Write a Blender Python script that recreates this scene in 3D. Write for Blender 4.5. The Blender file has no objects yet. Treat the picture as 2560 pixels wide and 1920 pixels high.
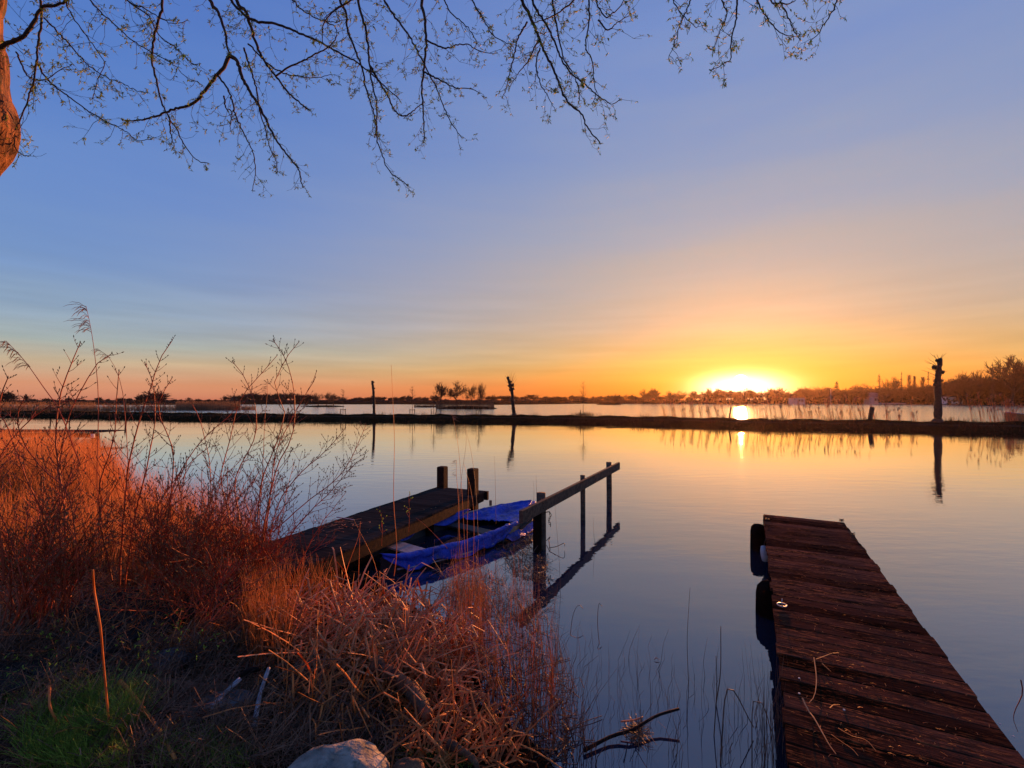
import bpy, math, random
import numpy as np
from mathutils import Vector, Matrix

# ------------------------------------------------------------------ camera, sky, sun, exposure
SC = bpy.context.scene
COL = SC.collection
F, HOR, EYE = 1145.0, 1000.0, 2.0          # focal length and horizon in px of a 2560 px wide frame, eye height in m
cam_d = bpy.data.cameras.new("camera")
cam = bpy.data.objects.new("camera", cam_d)
COL.objects.link(cam)
cam.location = (0, 0, EYE)
cam.rotation_euler = (math.radians(90), 0, 0)
cam_d.sensor_width = 36.0
cam_d.lens = 36.0 * F / 2560.0
cam_d.shift_y = (HOR - 960.0) / 2560.0
cam_d.clip_start = 0.05
cam_d.clip_end = 12000
SC.camera = cam

SUN_AZ = math.radians(26.55)               # to the right of +Y
SUN_EL = math.radians(2.05)
SUN_DIR = Vector((math.sin(SUN_AZ) * math.cos(SUN_EL), math.cos(SUN_AZ) * math.cos(SUN_EL), math.sin(SUN_EL)))


def lin(r, g, b):
    def c(v):
        v /= 255.0
        return v / 12.92 if v <= 0.04045 else ((v + 0.055) / 1.055) ** 2.4
    return (c(r), c(g), c(b), 1.0)


class NT:
    """small helper around a node tree"""
    def __init__(s, tree):
        s.t = tree
        s.n = tree.nodes
        s.l = tree.links

    def node(s, kind, **kw):
        n = s.n.new(kind)
        for k, v in kw.items():
            setattr(n, k, v)
        return n

    def put(s, sock, v):
        if hasattr(v, "is_linked") or hasattr(v, "links"):
            s.l.new(v, sock)
        else:
            sock.default_value = v

    def math(s, op, a, b=0.0, c=0.0, clamp=False):
        n = s.node("ShaderNodeMath", operation=op, use_clamp=clamp)
        s.put(n.inputs[0], a); s.put(n.inputs[1], b); s.put(n.inputs[2], c)
        return n.outputs[0]

    def ramp(s, fac, stops):
        n = s.node("ShaderNodeValToRGB")
        s.put(n.inputs[0], fac)
        e = n.color_ramp.elements
        while len(e) < len(stops):
            e.new(0.5)
        for i, (p, c) in enumerate(stops):
            e[i].position = p
            e[i].color = c
        return n.outputs[0]

    def mix(s, fac, a, b, blend="MIX"):
        n = s.node("ShaderNodeMix", data_type="RGBA", blend_type=blend)
        n.clamp_factor = False
        s.put(n.inputs[0], fac); s.put(n.inputs[6], a); s.put(n.inputs[7], b)
        return n.outputs[2]


def build_world():
    w = bpy.data.worlds.new("World")
    SC.world = w
    w.use_nodes = True
    w.node_tree.nodes.clear()
    T = NT(w.node_tree)
    tc = T.node("ShaderNodeTexCoord").outputs["Generated"]
    sep = T.node("ShaderNodeSeparateXYZ")
    T.l.new(tc, sep.inputs[0])
    x, y, z = sep.outputs
    el = T.math("MULTIPLY", T.math("ARCSINE", z), 180 / math.pi)          # degrees
    ea = T.math("MAXIMUM", el, 0.0)
    az = T.math("MULTIPLY", T.math("ARCTAN2", x, y), 180 / math.pi)
    daz = T.math("SUBTRACT", az, math.degrees(SUN_AZ))
    c = T.math("COSINE", T.math("MULTIPLY", daz, math.pi / 180))
    near = T.math("POWER", T.math("MULTIPLY", T.math("SUBTRACT", c, 0.2), 1 / 0.8, clamp=True), 2.2)
    # wispy unevenness of thin high haze
    nz = T.node("ShaderNodeTexNoise")
    mp = T.node("ShaderNodeMapping")
    mp.inputs["Scale"].default_value = (1.2, 1.2, 9.0)
    mp.inputs["Rotation"].default_value = (0.0, 0.10, 0.0)
    T.l.new(tc, mp.inputs[0]); T.l.new(mp.outputs[0], nz.inputs["Vector"])
    nz.inputs["Scale"].default_value = 2.2
    nz.inputs["Detail"].default_value = 4
    ew = T.math("ADD", ea, T.math("MULTIPLY", T.math("SUBTRACT", nz.outputs["Fac"], 0.5), T.math("MULTIPLY", ea, 0.35)))
    f = T.math("POWER", T.math("MULTIPLY", ew, 1 / 90.0, clamp=True), 0.5)
    P = lambda d: math.sqrt(d / 90.0)
    far_r = T.ramp(f, [(P(0), lin(206, 122, 100)), (P(1.5), lin(226, 158, 122)), (P(3.6), lin(205, 184, 155)), (P(5.5), lin(170, 182, 180)),
                       (P(8.5), lin(142, 168, 198)), (P(13), lin(118, 152, 205)), (P(20), lin(105, 142, 208)), (P(30), lin(86, 128, 205)),
                       (P(45), lin(70, 110, 195)), (P(90), lin(48, 84, 165))])
    near_r = T.ramp(f, [(P(0), lin(244, 110, 24)), (P(1.6), lin(240, 134, 40)), (P(3.0), lin(232, 158, 64)), (P(4.5), lin(222, 171, 94)),
                        (P(6.7), lin(212, 174, 126)), (P(9.0), lin(203, 175, 147)), (P(12.3), lin(195, 176, 161)), (P(16), lin(184, 174, 172)),
                        (P(19.5), lin(170, 171, 184)), (P(26), lin(146, 161, 197)), (P(38), lin(120, 147, 207)), (P(90), lin(56, 92, 172))])
    sky = T.mix(near, far_r, near_r)
    # faint low streaks of cloud
    mp2 = T.node("ShaderNodeMapping")
    mp2.inputs["Scale"].default_value = (3.0, 3.0, 42.0)
    mp2.inputs["Rotation"].default_value = (0.0, 0.05, 0.0)
    n2 = T.node("ShaderNodeTexNoise")
    n2.inputs["Scale"].default_value = 1.3
    n2.inputs["Detail"].default_value = 5
    T.l.new(tc, mp2.inputs[0]); T.l.new(mp2.outputs[0], n2.inputs["Vector"])
    band = T.math("MULTIPLY", T.math("MULTIPLY", ea, 0.25, clamp=True), T.math("SUBTRACT", 1.0, T.math("MULTIPLY", ea, 1 / 16.0, clamp=True)))
    str_ = T.math("MULTIPLY", T.math("SUBTRACT", n2.outputs["Fac"], 0.5), T.math("MULTIPLY", band, 0.75))
    vs_ = T.node("ShaderNodeVectorMath", operation="SCALE")
    T.l.new(sky, vs_.inputs[0]); T.l.new(T.math("ADD", 1.0, str_), vs_.inputs["Scale"])
    sky = vs_.outputs[0]
    # aureole: low, wide and blinding
    u = T.math("DIVIDE", daz, 3.7)
    v = T.math("DIVIDE", T.math("SUBTRACT", el, math.degrees(SUN_EL) - 0.7), 1.35)
    core = T.math("EXPONENT", T.math("MULTIPLY", T.math("ADD", T.math("MULTIPLY", u, u), T.math("MULTIPLY", v, v)), -1.0))
    u2 = T.math("DIVIDE", daz, 9.0)
    v2 = T.math("DIVIDE", T.math("SUBTRACT", el, 2.0), 3.6)
    r2 = T.math("SQRT", T.math("ADD", T.math("MULTIPLY", u2, u2), T.math("MULTIPLY", v2, v2)))
    wide = T.math("EXPONENT", T.math("MULTIPLY", r2, -1.6))
    ud = T.math("DIVIDE", daz, 0.75)
    vd = T.math("DIVIDE", T.math("SUBTRACT", el, math.degrees(SUN_EL)), 0.75)
    rd = T.math("ADD", T.math("MULTIPLY", ud, ud), T.math("MULTIPLY", vd, vd))
    disc = T.math("SUBTRACT", 1.0, T.math("MULTIPLY", T.math("SUBTRACT", rd, 0.8), 2.5, clamp=True), clamp=True)

    def scaled(fac, col):
        n = T.node("ShaderNodeVectorMath", operation="SCALE")
        n.inputs[0].default_value = col
        T.l.new(fac, n.inputs["Scale"])
        return n.outputs[0]

    def add(a, b):
        n = T.node("ShaderNodeVectorMath", operation="ADD")
        T.l.new(a, n.inputs[0]); T.l.new(b, n.inputs[1])
        return n.outputs[0]
    tot = add(sky, scaled(wide, (0.06, 0.03, 0.0)))
    tot = add(tot, scaled(core, (4.6, 3.5, 1.9)))
    tot = add(tot, scaled(disc, (9.0, 6.5, 3.5)))
    bg = T.node("ShaderNodeBackground")
    T.l.new(tot, bg.inputs[0])
    bg.inputs[1].default_value = 0.487
    st = T.node("ShaderNodeTexSky", sky_type="NISHITA")
    st.sun_disc = False
    st.sun_elevation = SUN_EL
    st.sun_rotation = SUN_AZ
    st.dust_density = 2.0
    bg2 = T.node("ShaderNodeBackground")
    T.l.new(st.outputs[0], bg2.inputs[0])
    bg2.inputs[1].default_value = 0.010
    ad = T.node("ShaderNodeAddShader")
    T.l.new(bg.outputs[0], ad.inputs[0]); T.l.new(bg2.outputs[0], ad.inputs[1])
    out = T.node("ShaderNodeOutputWorld")
    T.l.new(ad.outputs[0], out.inputs[0])


build_world()
sun_d = bpy.data.lights.new("sun", "SUN")
sun_d.energy = 5.0
sun_d.angle = math.radians(0.5)
sun_d.color = (1.0, 0.34, 0.10)
sun = bpy.data.objects.new("sun", sun_d)
COL.objects.link(sun)
LAMP_DIR = Vector((math.sin(SUN_AZ), math.cos(SUN_AZ), math.tan(math.radians(2.75))))
sun.rotation_euler = (-LAMP_DIR).to_track_quat("-Z", "Y").to_euler()
sun.location = (40, 80, 20)

SC.view_settings.view_transform = "Standard"
SC.view_settings.look = "None"
SC.view_settings.exposure = 0.9
SC.view_settings.gamma = 1.0
SC.view_settings.use_curve_mapping = False
SC.render.engine = "CYCLES"
SC.cycles.use_denoising = True
SC.cycles.max_bounces = 6
SC.cycles.diffuse_bounces = 2
SC.cycles.glossy_bounces = 3
SC.cycles.transmission_bounces = 3
SC.cycles.volume_bounces = 0
SC.cycles.sample_clamp_indirect = 4.0
SC.cycles.caustics_reflective = False
SC.cycles.caustics_refractive = False

# ------------------------------------------------------------------ helpers
HAZE = 0.00008
rng = np.random.default_rng(7)
RD = random.Random(11)


def W(px, py, z=0.0):
    """the point of the level plane at height z seen at this pixel of the photograph"""
    Y = F * (EYE - z) / (py - HOR)
    return np.array([(px - 1280.0) / F * Y, Y, z])


def D(px, py, Y):
    """the point at distance Y seen at this pixel"""
    return np.array([(px - 1280.0) / F * Y, Y, EYE + (HOR - py) / F * Y])


def raw_mesh(name, V, Q, mats=None, smooth=False):
    me = bpy.data.meshes.new(name)
    V = np.asarray(V, dtype=np.float32).reshape(-1, 3)
    if isinstance(Q, np.ndarray):
        n, k = Q.shape
        me.vertices.add(len(V)); me.vertices.foreach_set("co", V.ravel())
        me.loops.add(n * k); me.loops.foreach_set("vertex_index", Q.astype(np.int32).ravel())
        me.polygons.add(n)
        me.polygons.foreach_set("loop_start", np.arange(0, n * k, k, dtype=np.int32))
        me.polygons.foreach_set("loop_total", np.full(n, k, dtype=np.int32))
        me.update(calc_edges=True)
    else:
        me.from_pydata(V.tolist(), [], [list(q) for q in Q])
        me.update()
    me.polygons.foreach_set("use_smooth", np.full(len(me.polygons), bool(smooth)))
    for m in (mats if isinstance(mats, (list, tuple)) else [mats]):
        if m:
            me.materials.append(m)
    return me


def link(name, me, parent=None):
    o = bpy.data.objects.new(name, me)
    COL.objects.link(o)
    if parent:
        o.parent = parent
    return o


def root(name, loc, label, cat, group=None, rz=0.0):
    o = bpy.data.objects.new(name, None)
    COL.objects.link(o)
    o.empty_display_size = 0.1
    o.location = tuple(float(v) for v in loc)
    o.rotation_euler = (0, 0, rz)
    tag(o, label, cat, group)
    return o


def tag(o, label=None, cat=None, group=None, kind=None):
    if label: o["label"] = label
    if cat: o["category"] = cat
    if group: o["group"] = group
    if kind: o["kind"] = kind
    return o


def part(name, V, Q, mat, parent=None, smooth=False, kind=None, label=None):
    """mesh given in world coordinates, linked under parent (an unrotated Empty)"""
    V = np.asarray(V, dtype=float).reshape(-1, 3)
    if parent is not None:
        V = V - np.array(parent_loc(parent))
    o = link(name, raw_mesh(name, V, Q, mat, smooth), parent)
    if kind: o["kind"] = kind
    if label: o["label"] = label
    return o


def parent_loc(p):
    l = np.array(p.location)
    while p.parent is not None:
        p = p.parent
        l = l + np.array(p.location)
    return l


def thing(name, V, Q, mat, label, cat, group=None, kind=None, smooth=False, origin=None):
    V = np.asarray(V, dtype=float).reshape(-1, 3)
    if origin is None:
        origin = np.array([V[:, 0].mean(), V[:, 1].mean(), V[:, 2].min()])
    o = link(name, raw_mesh(name, V - origin, Q, mat, smooth))
    o.location = tuple(float(v) for v in origin)
    return tag(o, label, cat, group, kind)


def tubes(P, R, sides=3, flat=1.0, closed_tip=False):
    """P (N,K,3) paths, R (N,K) radii -> verts, quads"""
    P = np.asarray(P, dtype=float); R = np.asarray(R, dtype=float)
    N, K, _ = P.shape
    T = np.empty_like(P)
    T[:, 1:-1] = P[:, 2:] - P[:, :-2]
    T[:, 0] = P[:, 1] - P[:, 0]
    T[:, -1] = P[:, -1] - P[:, -2]
    T /= np.maximum(np.linalg.norm(T, axis=2, keepdims=True), 1e-9)
    main = P[:, -1] - P[:, 0]
    main /= np.maximum(np.linalg.norm(main, axis=1, keepdims=True), 1e-9)
    ref = np.where(np.abs(main[:, 2:3]) > 0.75, np.array([[1.0, 0.13, 0.0]]), np.array([[0.0, 0.0, 1.0]]))
    ref = np.repeat(ref[:, None, :], K, axis=1)
    A = np.cross(T, ref); A /= np.maximum(np.linalg.norm(A, axis=2, keepdims=True), 1e-9)
    B = np.cross(T, A)
    ang = np.arange(sides) * 2 * np.pi / sides
    V = (P[:, :, None, :] + R[:, :, None, None] * (np.cos(ang)[None, None, :, None] * A[:, :, None, :]
         + flat * np.sin(ang)[None, None, :, None] * B[:, :, None, :]))
    V = V.reshape(-1, 3)
    base = (np.arange(N) * K * sides)[:, None, None] + (np.arange(K - 1) * sides)[None, :, None]
    j = np.arange(sides)[None, None, :]
    j2 = (np.arange(sides) + 1) % sides
    a = base + j; b = base + j2[None, None, :]
    Q = np.stack([a, b, b + sides, a + sides], axis=-1).reshape(-1, 4)
    return V, Q


def join(*vq):
    V, Q, n = [], [], 0
    for v, q in vq:
        v = np.asarray(v, dtype=float).reshape(-1, 3)
        V.append(v); Q.append(np.asarray(q) + n); n += len(v)
    return np.concatenate(V), np.concatenate(Q)


def resample(pts, k):
    pts = np.asarray(pts, dtype=float)
    d = np.r_[0, np.cumsum(np.linalg.norm(np.diff(pts, axis=0), axis=1))]
    t = np.linspace(0, d[-1], k)
    return np.stack([np.interp(t, d, pts[:, i]) for i in range(pts.shape[1])], axis=1)


def smooth_path(pts, k):
    """Catmull-Rom through the points, k samples"""
    p = np.asarray(pts, dtype=float)
    p = np.vstack([2 * p[0] - p[1], p, 2 * p[-1] - p[-2]])
    out = []
    for i in range(1, len(p) - 2):
        for t in np.linspace(0, 1, 8, endpoint=False):
            a, b, c, d = p[i - 1], p[i], p[i + 1], p[i + 2]
            out.append(0.5 * ((2 * b) + (-a + c) * t + (2 * a - 5 * b + 4 * c - d) * t * t + (-a + 3 * b - 3 * c + d) * t ** 3))
    out.append(p[-2])
    return resample(np.array(out), k)


def one_tube(pts, r0, r1, k=12, sides=6, flat=1.0, bumpy=0.0, cap=True):
    P = smooth_path(pts, k)[None]
    R = np.linspace(r0, r1, k)[None]
    if bumpy:
        R = R * (1 + bumpy * rng.uniform(-1, 1, R.shape))
    if cap:   # close both ends
        P = np.concatenate([P[:, :1], P, P[:, -1:]], axis=1)
        P[:, 0] = P[:, 1] + (P[:, 1] - P[:, 2]) * 1e-3
        P[:, -1] = P[:, -2] + (P[:, -2] - P[:, -3]) * 1e-3
        R = np.concatenate([R[:, :1] * 0.02, R, R[:, -1:] * 0.02], axis=1)
    return tubes(P, R, sides, flat)


def box(c, s, rz=0.0, bev=0.0):
    """box with centre c, size s, turned about z; quads"""
    x, y, z = (v / 2 for v in s)
    V = np.array([[sx * x, sy * y, sz * z] for sz in (-1, 1) for sx, sy in ((-1, -1), (1, -1), (1, 1), (-1, 1))])
    if bev:
        V2 = V[4:].copy(); V2[:, 2] -= bev
        V3 = V[4:].copy(); V3[:, 0] *= (x - bev) / x; V3[:, 1] *= (y - bev) / y
        V = np.vstack([V[:4], V2, V3])
        Q = [[3, 2, 1, 0]] + [[i, (i + 1) % 4, 4 + (i + 1) % 4, 4 + i] for i in range(4)] + \
            [[4 + i, 4 + (i + 1) % 4, 8 + (i + 1) % 4, 8 + i] for i in range(4)] + [[8, 9, 10, 11]]
    else:
        Q = [[3, 2, 1, 0], [4, 5, 6, 7]] + [[i, (i + 1) % 4, 4 + (i + 1) % 4, 4 + i] for i in range(4)]
    cz, sz_ = math.cos(rz), math.sin(rz)
    R = np.array([[cz, -sz_, 0], [sz_, cz, 0], [0, 0, 1]])
    return V @ R.T + np.asarray(c), np.array(Q)


def beam(a, b, w, h, bev=0.0):
    """squared timber from a to b"""
    a = np.asarray(a, float); b = np.asarray(b, float)
    d = b - a; L = np.linalg.norm(d); d /= L
    side = np.cross(d, [0, 0, 1.0])
    if np.linalg.norm(side) < 1e-3:
        side = np.array([1.0, 0, 0])
    side /= np.linalg.norm(side)
    up = np.cross(side, d)
    V, Q = box((0, 0, 0), (L, w, h), 0, bev)
    M = np.stack([d, -side, up], axis=0)
    return V @ M + (a + b) / 2, Q


# ------------------------------------------------------------------ materials
def bsdf(name):
    m = bpy.data.materials.new(name)
    m.use_nodes = True
    T = NT(m.node_tree)
    return m, T, T.n["Principled BSDF"]


def pmat(name, c1, c2, scale=8.0, stretch=(1, 1, 1), rough=0.85, bump=0.3, bscale=None, island=0.0, objrand=0.0, spec=0.3,
         c3=None, c3_at=0.62, c3_scale=2.0, translucent=0.0, bdist=0.01):
    m, T, b = bsdf(name)
    tc = T.node("ShaderNodeTexCoord").outputs["Object"]
    mp = T.node("ShaderNodeMapping")
    mp.inputs["Scale"].default_value = stretch
    T.l.new(tc, mp.inputs[0])
    vec = mp.outputs[0]
    if objrand:
        oi = T.node("ShaderNodeObjectInfo")
        ad = T.node("ShaderNodeVectorMath", operation="ADD")
        cb = T.node("ShaderNodeCombineXYZ")
        T.l.new(T.math("MULTIPLY", oi.outputs["Random"], 57.0), cb.inputs[0])
        T.l.new(T.math("MULTIPLY", oi.outputs["Random"], 31.0), cb.inputs[1])
        T.l.new(vec, ad.inputs[0]); T.l.new(cb.outputs[0], ad.inputs[1])
        vec = ad.outputs[0]
    nz = T.node("ShaderNodeTexNoise")
    nz.inputs["Scale"].default_value = scale
    nz.inputs["Detail"].default_value = 6
    nz.inputs["Roughness"].default_value = 0.62
    T.l.new(vec, nz.inputs["Vector"])
    fac = T.ramp(nz.outputs["Fac"], [(0.34, (0, 0, 0, 1)), (0.66, (1, 1, 1, 1))])
    col = T.mix(fac, tuple(c1) + (1,), tuple(c2) + (1,))
    if c3:
        n3 = T.node("ShaderNodeTexNoise")
        n3.inputs["Scale"].default_value = c3_scale
        n3.inputs["Detail"].default_value = 8
        n3.inputs["Roughness"].default_value = 0.7
        T.l.new(vec, n3.inputs["Vector"])
        f3 = T.ramp(n3.outputs["Fac"], [(c3_at - 0.03, (0, 0, 0, 1)), (c3_at + 0.06, (1, 1, 1, 1))])
        col = T.mix(f3, col, tuple(c3) + (1,))
    if island:
        g = T.node("ShaderNodeNewGeometry")
        f = T.math("ADD", T.math("MULTIPLY", g.outputs["Random Per Island"], 2 * island), 1 - island)
        vm = T.node("ShaderNodeVectorMath", operation="SCALE")
        T.l.new(col, vm.inputs[0]); T.l.new(f, vm.inputs["Scale"])
        col = vm.outputs[0]
    if objrand:
        f = T.math("ADD", T.math("MULTIPLY", oi.outputs["Random"], 2 * objrand), 1 - objrand)
        vm = T.node("ShaderNodeVectorMath", operation="SCALE")
        T.l.new(col, vm.inputs[0]); T.l.new(f, vm.inputs["Scale"])
        col = vm.outputs[0]
    T.l.new(col, b.inputs["Base Color"])
    b.inputs["Roughness"].default_value = rough
    b.inputs["Specular IOR Level"].default_value = spec
    if bump:
        bm = T.node("ShaderNodeBump")
        bm.inputs["Strength"].default_value = bump
        bm.inputs["Distance"].default_value = bdist
        if bscale:
            n2 = T.node("ShaderNodeTexNoise")
            n2.inputs["Scale"].default_value = bscale
            n2.inputs["Detail"].default_value = 5
            T.l.new(vec, n2.inputs["Vector"])
            T.l.new(n2.outputs["Fac"], bm.inputs["Height"])
        else:
            T.l.new(nz.outputs["Fac"], bm.inputs["Height"])
        T.l.new(bm.outputs[0], b.inputs["Normal"])
    if translucent:
        tr = T.node("ShaderNodeBsdfTranslucent")
        T.l.new(col, tr.inputs[0])
        mx = T.node("ShaderNodeMixShader")
        mx.inputs[0].default_value = translucent
        T.l.new(b.outputs[0], mx.inputs[1]); T.l.new(tr.outputs[0], mx.inputs[2])
        T.l.new(mx.outputs[0], T.n["Material Output"].inputs[0])
    return m


def water_material():
    m, T, b = bsdf("lake_water")
    T.n.remove(b)
    geo = T.node("ShaderNodeNewGeometry")
    pos = geo.outputs["Position"]
    sp = T.node("ShaderNodeSeparateXYZ"); T.l.new(pos, sp.inputs[0])
    # the open lake behind the causeway is ruffled by wind, the basin in front lies nearly still
    far = T.math("MULTIPLY", T.math("SUBTRACT", T.math("ADD", sp.outputs[1], T.math("MULTIPLY", sp.outputs[0], 0.42)), 47.0), 1 / 6.0, clamp=True)

    def noise(scale, st, detail=3, rot=0.3):
        mp = T.node("ShaderNodeMapping")
        mp.inputs["Scale"].default_value = st
        mp.inputs["Rotation"].default_value = (0, 0, rot)
        T.l.new(pos, mp.inputs[0])
        n = T.node("ShaderNodeTexNoise")
        n.inputs["Scale"].default_value = scale
        n.inputs["Detail"].default_value = detail
        T.l.new(mp.outputs[0], n.inputs["Vector"])
        return n.outputs["Fac"]
    patch = T.ramp(noise(0.16, (0.6, 1.4, 1), 3), [(0.40, (0.22, 0.22, 0.22, 1)), (0.62, (1, 1, 1, 1))])
    h = T.math("ADD", T.math("MULTIPLY", noise(2.2, (0.55, 1.6, 1), 3, 0.15), 1.0), T.math("MULTIPLY", noise(9.0, (0.6, 1.5, 1), 2, -0.2), 0.16))
    h = T.math("MULTIPLY", h, T.math("ADD", T.math("MULTIPLY", patch, 0.0056), T.math("MULTIPLY", far, 0.05)))
    bm = T.node("ShaderNodeBump")
    bm.inputs["Strength"].default_value = 1.0
    bm.inputs["Distance"].default_value = 1.0
    T.l.new(h, bm.inputs["Height"])
    fr = T.node("ShaderNodeFresnel")
    fr.inputs["IOR"].default_value = 1.75
    T.l.new(bm.outputs[0], fr.inputs["Normal"])
    gl = T.node("ShaderNodeBsdfGlossy")
    gl.inputs["Roughness"].default_value = 0.02
    gl.inputs["Color"].default_value = (0.97, 0.97, 0.97, 1)
    T.l.new(bm.outputs[0], gl.inputs["Normal"])
    di = T.node("ShaderNodeBsdfDiffuse")
    di.inputs["Color"].default_value = (0.016, 0.020, 0.038, 1)
    mx = T.node("ShaderNodeMixShader")
    T.l.new(T.math("MULTIPLY", fr.outputs[0], 1.75, clamp=True), mx.inputs[0])
    T.l.new(T.math("ADD", 0.02, T.math("MULTIPLY", far, 0.10)), gl.inputs["Roughness"])
    T.l.new(di.outputs[0], mx.inputs[1]); T.l.new(gl.outputs[0], mx.inputs[2])
    T.l.new(mx.outputs[0], T.n["Material Output"].inputs[0])
    return m


M = dict(
    water=water_material(),
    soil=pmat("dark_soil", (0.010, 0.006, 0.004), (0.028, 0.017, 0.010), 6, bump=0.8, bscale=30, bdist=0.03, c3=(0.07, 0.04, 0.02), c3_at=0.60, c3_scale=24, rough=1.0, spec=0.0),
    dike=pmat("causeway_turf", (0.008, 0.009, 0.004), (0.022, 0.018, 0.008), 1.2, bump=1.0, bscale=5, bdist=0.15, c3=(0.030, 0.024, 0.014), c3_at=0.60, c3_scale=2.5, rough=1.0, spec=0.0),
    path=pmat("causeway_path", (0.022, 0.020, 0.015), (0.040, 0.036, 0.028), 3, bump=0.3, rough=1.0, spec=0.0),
    land=pmat("far_land", (0.014, 0.011, 0.006), (0.045, 0.026, 0.012), 0.08, bump=0, rough=1.0, spec=0.0),
    grass=pmat("green_grass", (0.14, 0.26, 0.03), (0.36, 0.48, 0.07), 3, bump=0, island=0.5, translucent=0.35),
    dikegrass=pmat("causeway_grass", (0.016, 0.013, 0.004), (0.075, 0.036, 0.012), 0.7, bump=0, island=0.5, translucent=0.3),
    reed=pmat("dead_reed", (0.36, 0.10, 0.022), (0.78, 0.28, 0.07), 5, bump=0, island=0.5, rough=0.6, translucent=0.30),
    reed_pale=pmat("bleached_reed", (0.46, 0.15, 0.05), (0.86, 0.36, 0.13), 9, bump=0, island=0.42, rough=0.55, translucent=0.2),
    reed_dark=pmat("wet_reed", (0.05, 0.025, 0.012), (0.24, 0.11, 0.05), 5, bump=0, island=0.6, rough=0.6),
    farreed=pmat("distant_reed", (0.20, 0.10, 0.05), (0.42, 0.24, 0.12), 0.4, bump=0, island=0.4, translucent=0.3),
    plume=pmat("reed_plume", (0.25, 0.14, 0.09), (0.55, 0.36, 0.24), 20, bump=0, island=0.3, translucent=0.5),
    twig=pmat("red_twig", (0.14, 0.022, 0.010), (0.44, 0.075, 0.028), 6, bump=0, island=0.4, rough=0.55),
    bud=pmat("bud", (0.12, 0.05, 0.02), (0.26, 0.13, 0.04), 6, bump=0, island=0.4, rough=0.6),
    branch=pmat("overhanging_bark", (0.020, 0.013, 0.010), (0.075, 0.045, 0.026), 10, bump=0.5, island=0.2),
    bark=pmat("trunk_bark", (0.05, 0.022, 0.012), (0.30, 0.13, 0.06), 12, (1, 1, 0.55), bump=1.0, bdist=0.05, c3=(0.06, 0.05, 0.03), c3_at=0.56, c3_scale=5),
    leaf=pmat("young_leaf", (0.22, 0.40, 0.03), (0.48, 0.56, 0.06), 4, bump=0, island=0.4, translucent=0.55, rough=0.5),
    fartree=pmat("far_bark", (0.030, 0.020, 0.014), (0.075, 0.045, 0.030), 1.5, bump=0, island=0.3),
    farbush=pmat("far_thicket", (0.022, 0.018, 0.012), (0.06, 0.038, 0.024), 0.3, bump=0, island=0.4),
    pollard=pmat("pollard_bark", (0.022, 0.016, 0.012), (0.06, 0.04, 0.028), 6, bump=0.8, bdist=0.05),
    deck_old=pmat("mossy_dock_plank", (0.022, 0.018, 0.015), (0.058, 0.047, 0.038), 5, (0.6, 7, 7), rough=0.9, bump=0.6, bdist=0.004, objrand=0.2,
                  c3=(0.08, 0.065, 0.05), c3_at=0.66, c3_scale=9, spec=0.0),
    beam=pmat("brown_timber", (0.012, 0.006, 0.004), (0.032, 0.015, 0.009), 4, (0.7, 5, 5), rough=0.85, bump=0.6, bdist=0.006, objrand=0.2, spec=0.15),
    rail=pmat("grey_brown_rail", (0.05, 0.036, 0.026), (0.13, 0.095, 0.065), 3, (0.6, 6, 6), rough=0.85, bump=0.8, bdist=0.006, spec=0.15),
    pile=pmat("wet_pile", (0.006, 0.005, 0.004), (0.018, 0.012, 0.009), 6, bump=0.8, rough=0.95, spec=0.0),
    blue=pmat("blue_tarpaulin", (0.006, 0.020, 0.20), (0.020, 0.070, 0.56), 4, bump=0.9, bscale=26, bdist=0.02, rough=0.5, spec=0.35, c3=(0.05, 0.06, 0.14), c3_at=0.60, c3_scale=7),
    hull=pmat("grey_hull", (0.018, 0.018, 0.020), (0.055, 0.050, 0.048), 5, bump=0.3, rough=0.6),
    hullpale=pmat("faded_gunwale", (0.22, 0.20, 0.20), (0.42, 0.38, 0.38), 14, bump=0.3, rough=0.6),
    clear=pmat("dirty_clear_sheet", (0.05, 0.045, 0.04), (0.14, 0.12, 0.10), 5, bump=0.5, bscale=15, rough=0.3, spec=0.5),
    metal=pmat("galvanised_metal", (0.30, 0.29, 0.27), (0.5, 0.48, 0.45), 20, bump=0.1, rough=0.35),
    chain=pmat("rusty_chain", (0.03, 0.018, 0.012), (0.09, 0.045, 0.025), 20, bump=0.3, rough=0.7),
    white=pmat("white_paint", (0.62, 0.60, 0.56), (0.80, 0.78, 0.75), 6, bump=0.1, rough=0.6),
    fender=pmat("grey_white_fender", (0.40, 0.38, 0.40), (0.62, 0.58, 0.56), 8, bump=0.1, rough=0.5),
    stone=pmat("lichened_stone", (0.12, 0.11, 0.085), (0.38, 0.34, 0.27), 9, bump=0.9, bscale=16, bdist=0.04, c3=(0.07, 0.085, 0.05), c3_at=0.55, c3_scale=4),
    stone_dark=pmat("dark_stone", (0.06, 0.055, 0.05), (0.15, 0.14, 0.13), 8, bump=0.9, bscale=22, bdist=0.03),
    birch=pmat("pale_dead_wood", (0.16, 0.14, 0.13), (0.40, 0.37, 0.36), 12, (1, 1, 1), bump=0.4),
    glass=pmat("dark_window", (0.02, 0.02, 0.025), (0.03, 0.03, 0.035), 3, bump=0, rough=0.1, spec=0.5),
    cabin=pmat("pale_cabin_board", (0.42, 0.38, 0.36), (0.60, 0.55, 0.52), 1, bump=0.1),
    roof=pmat("grey_roof", (0.10, 0.09, 0.09), (0.20, 0.18, 0.18), 1, bump=0.1),
    rust=pmat("rusty_hull", (0.22, 0.10, 0.04), (0.42, 0.22, 0.09), 3, bump=0.3, rough=0.5),
)


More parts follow.
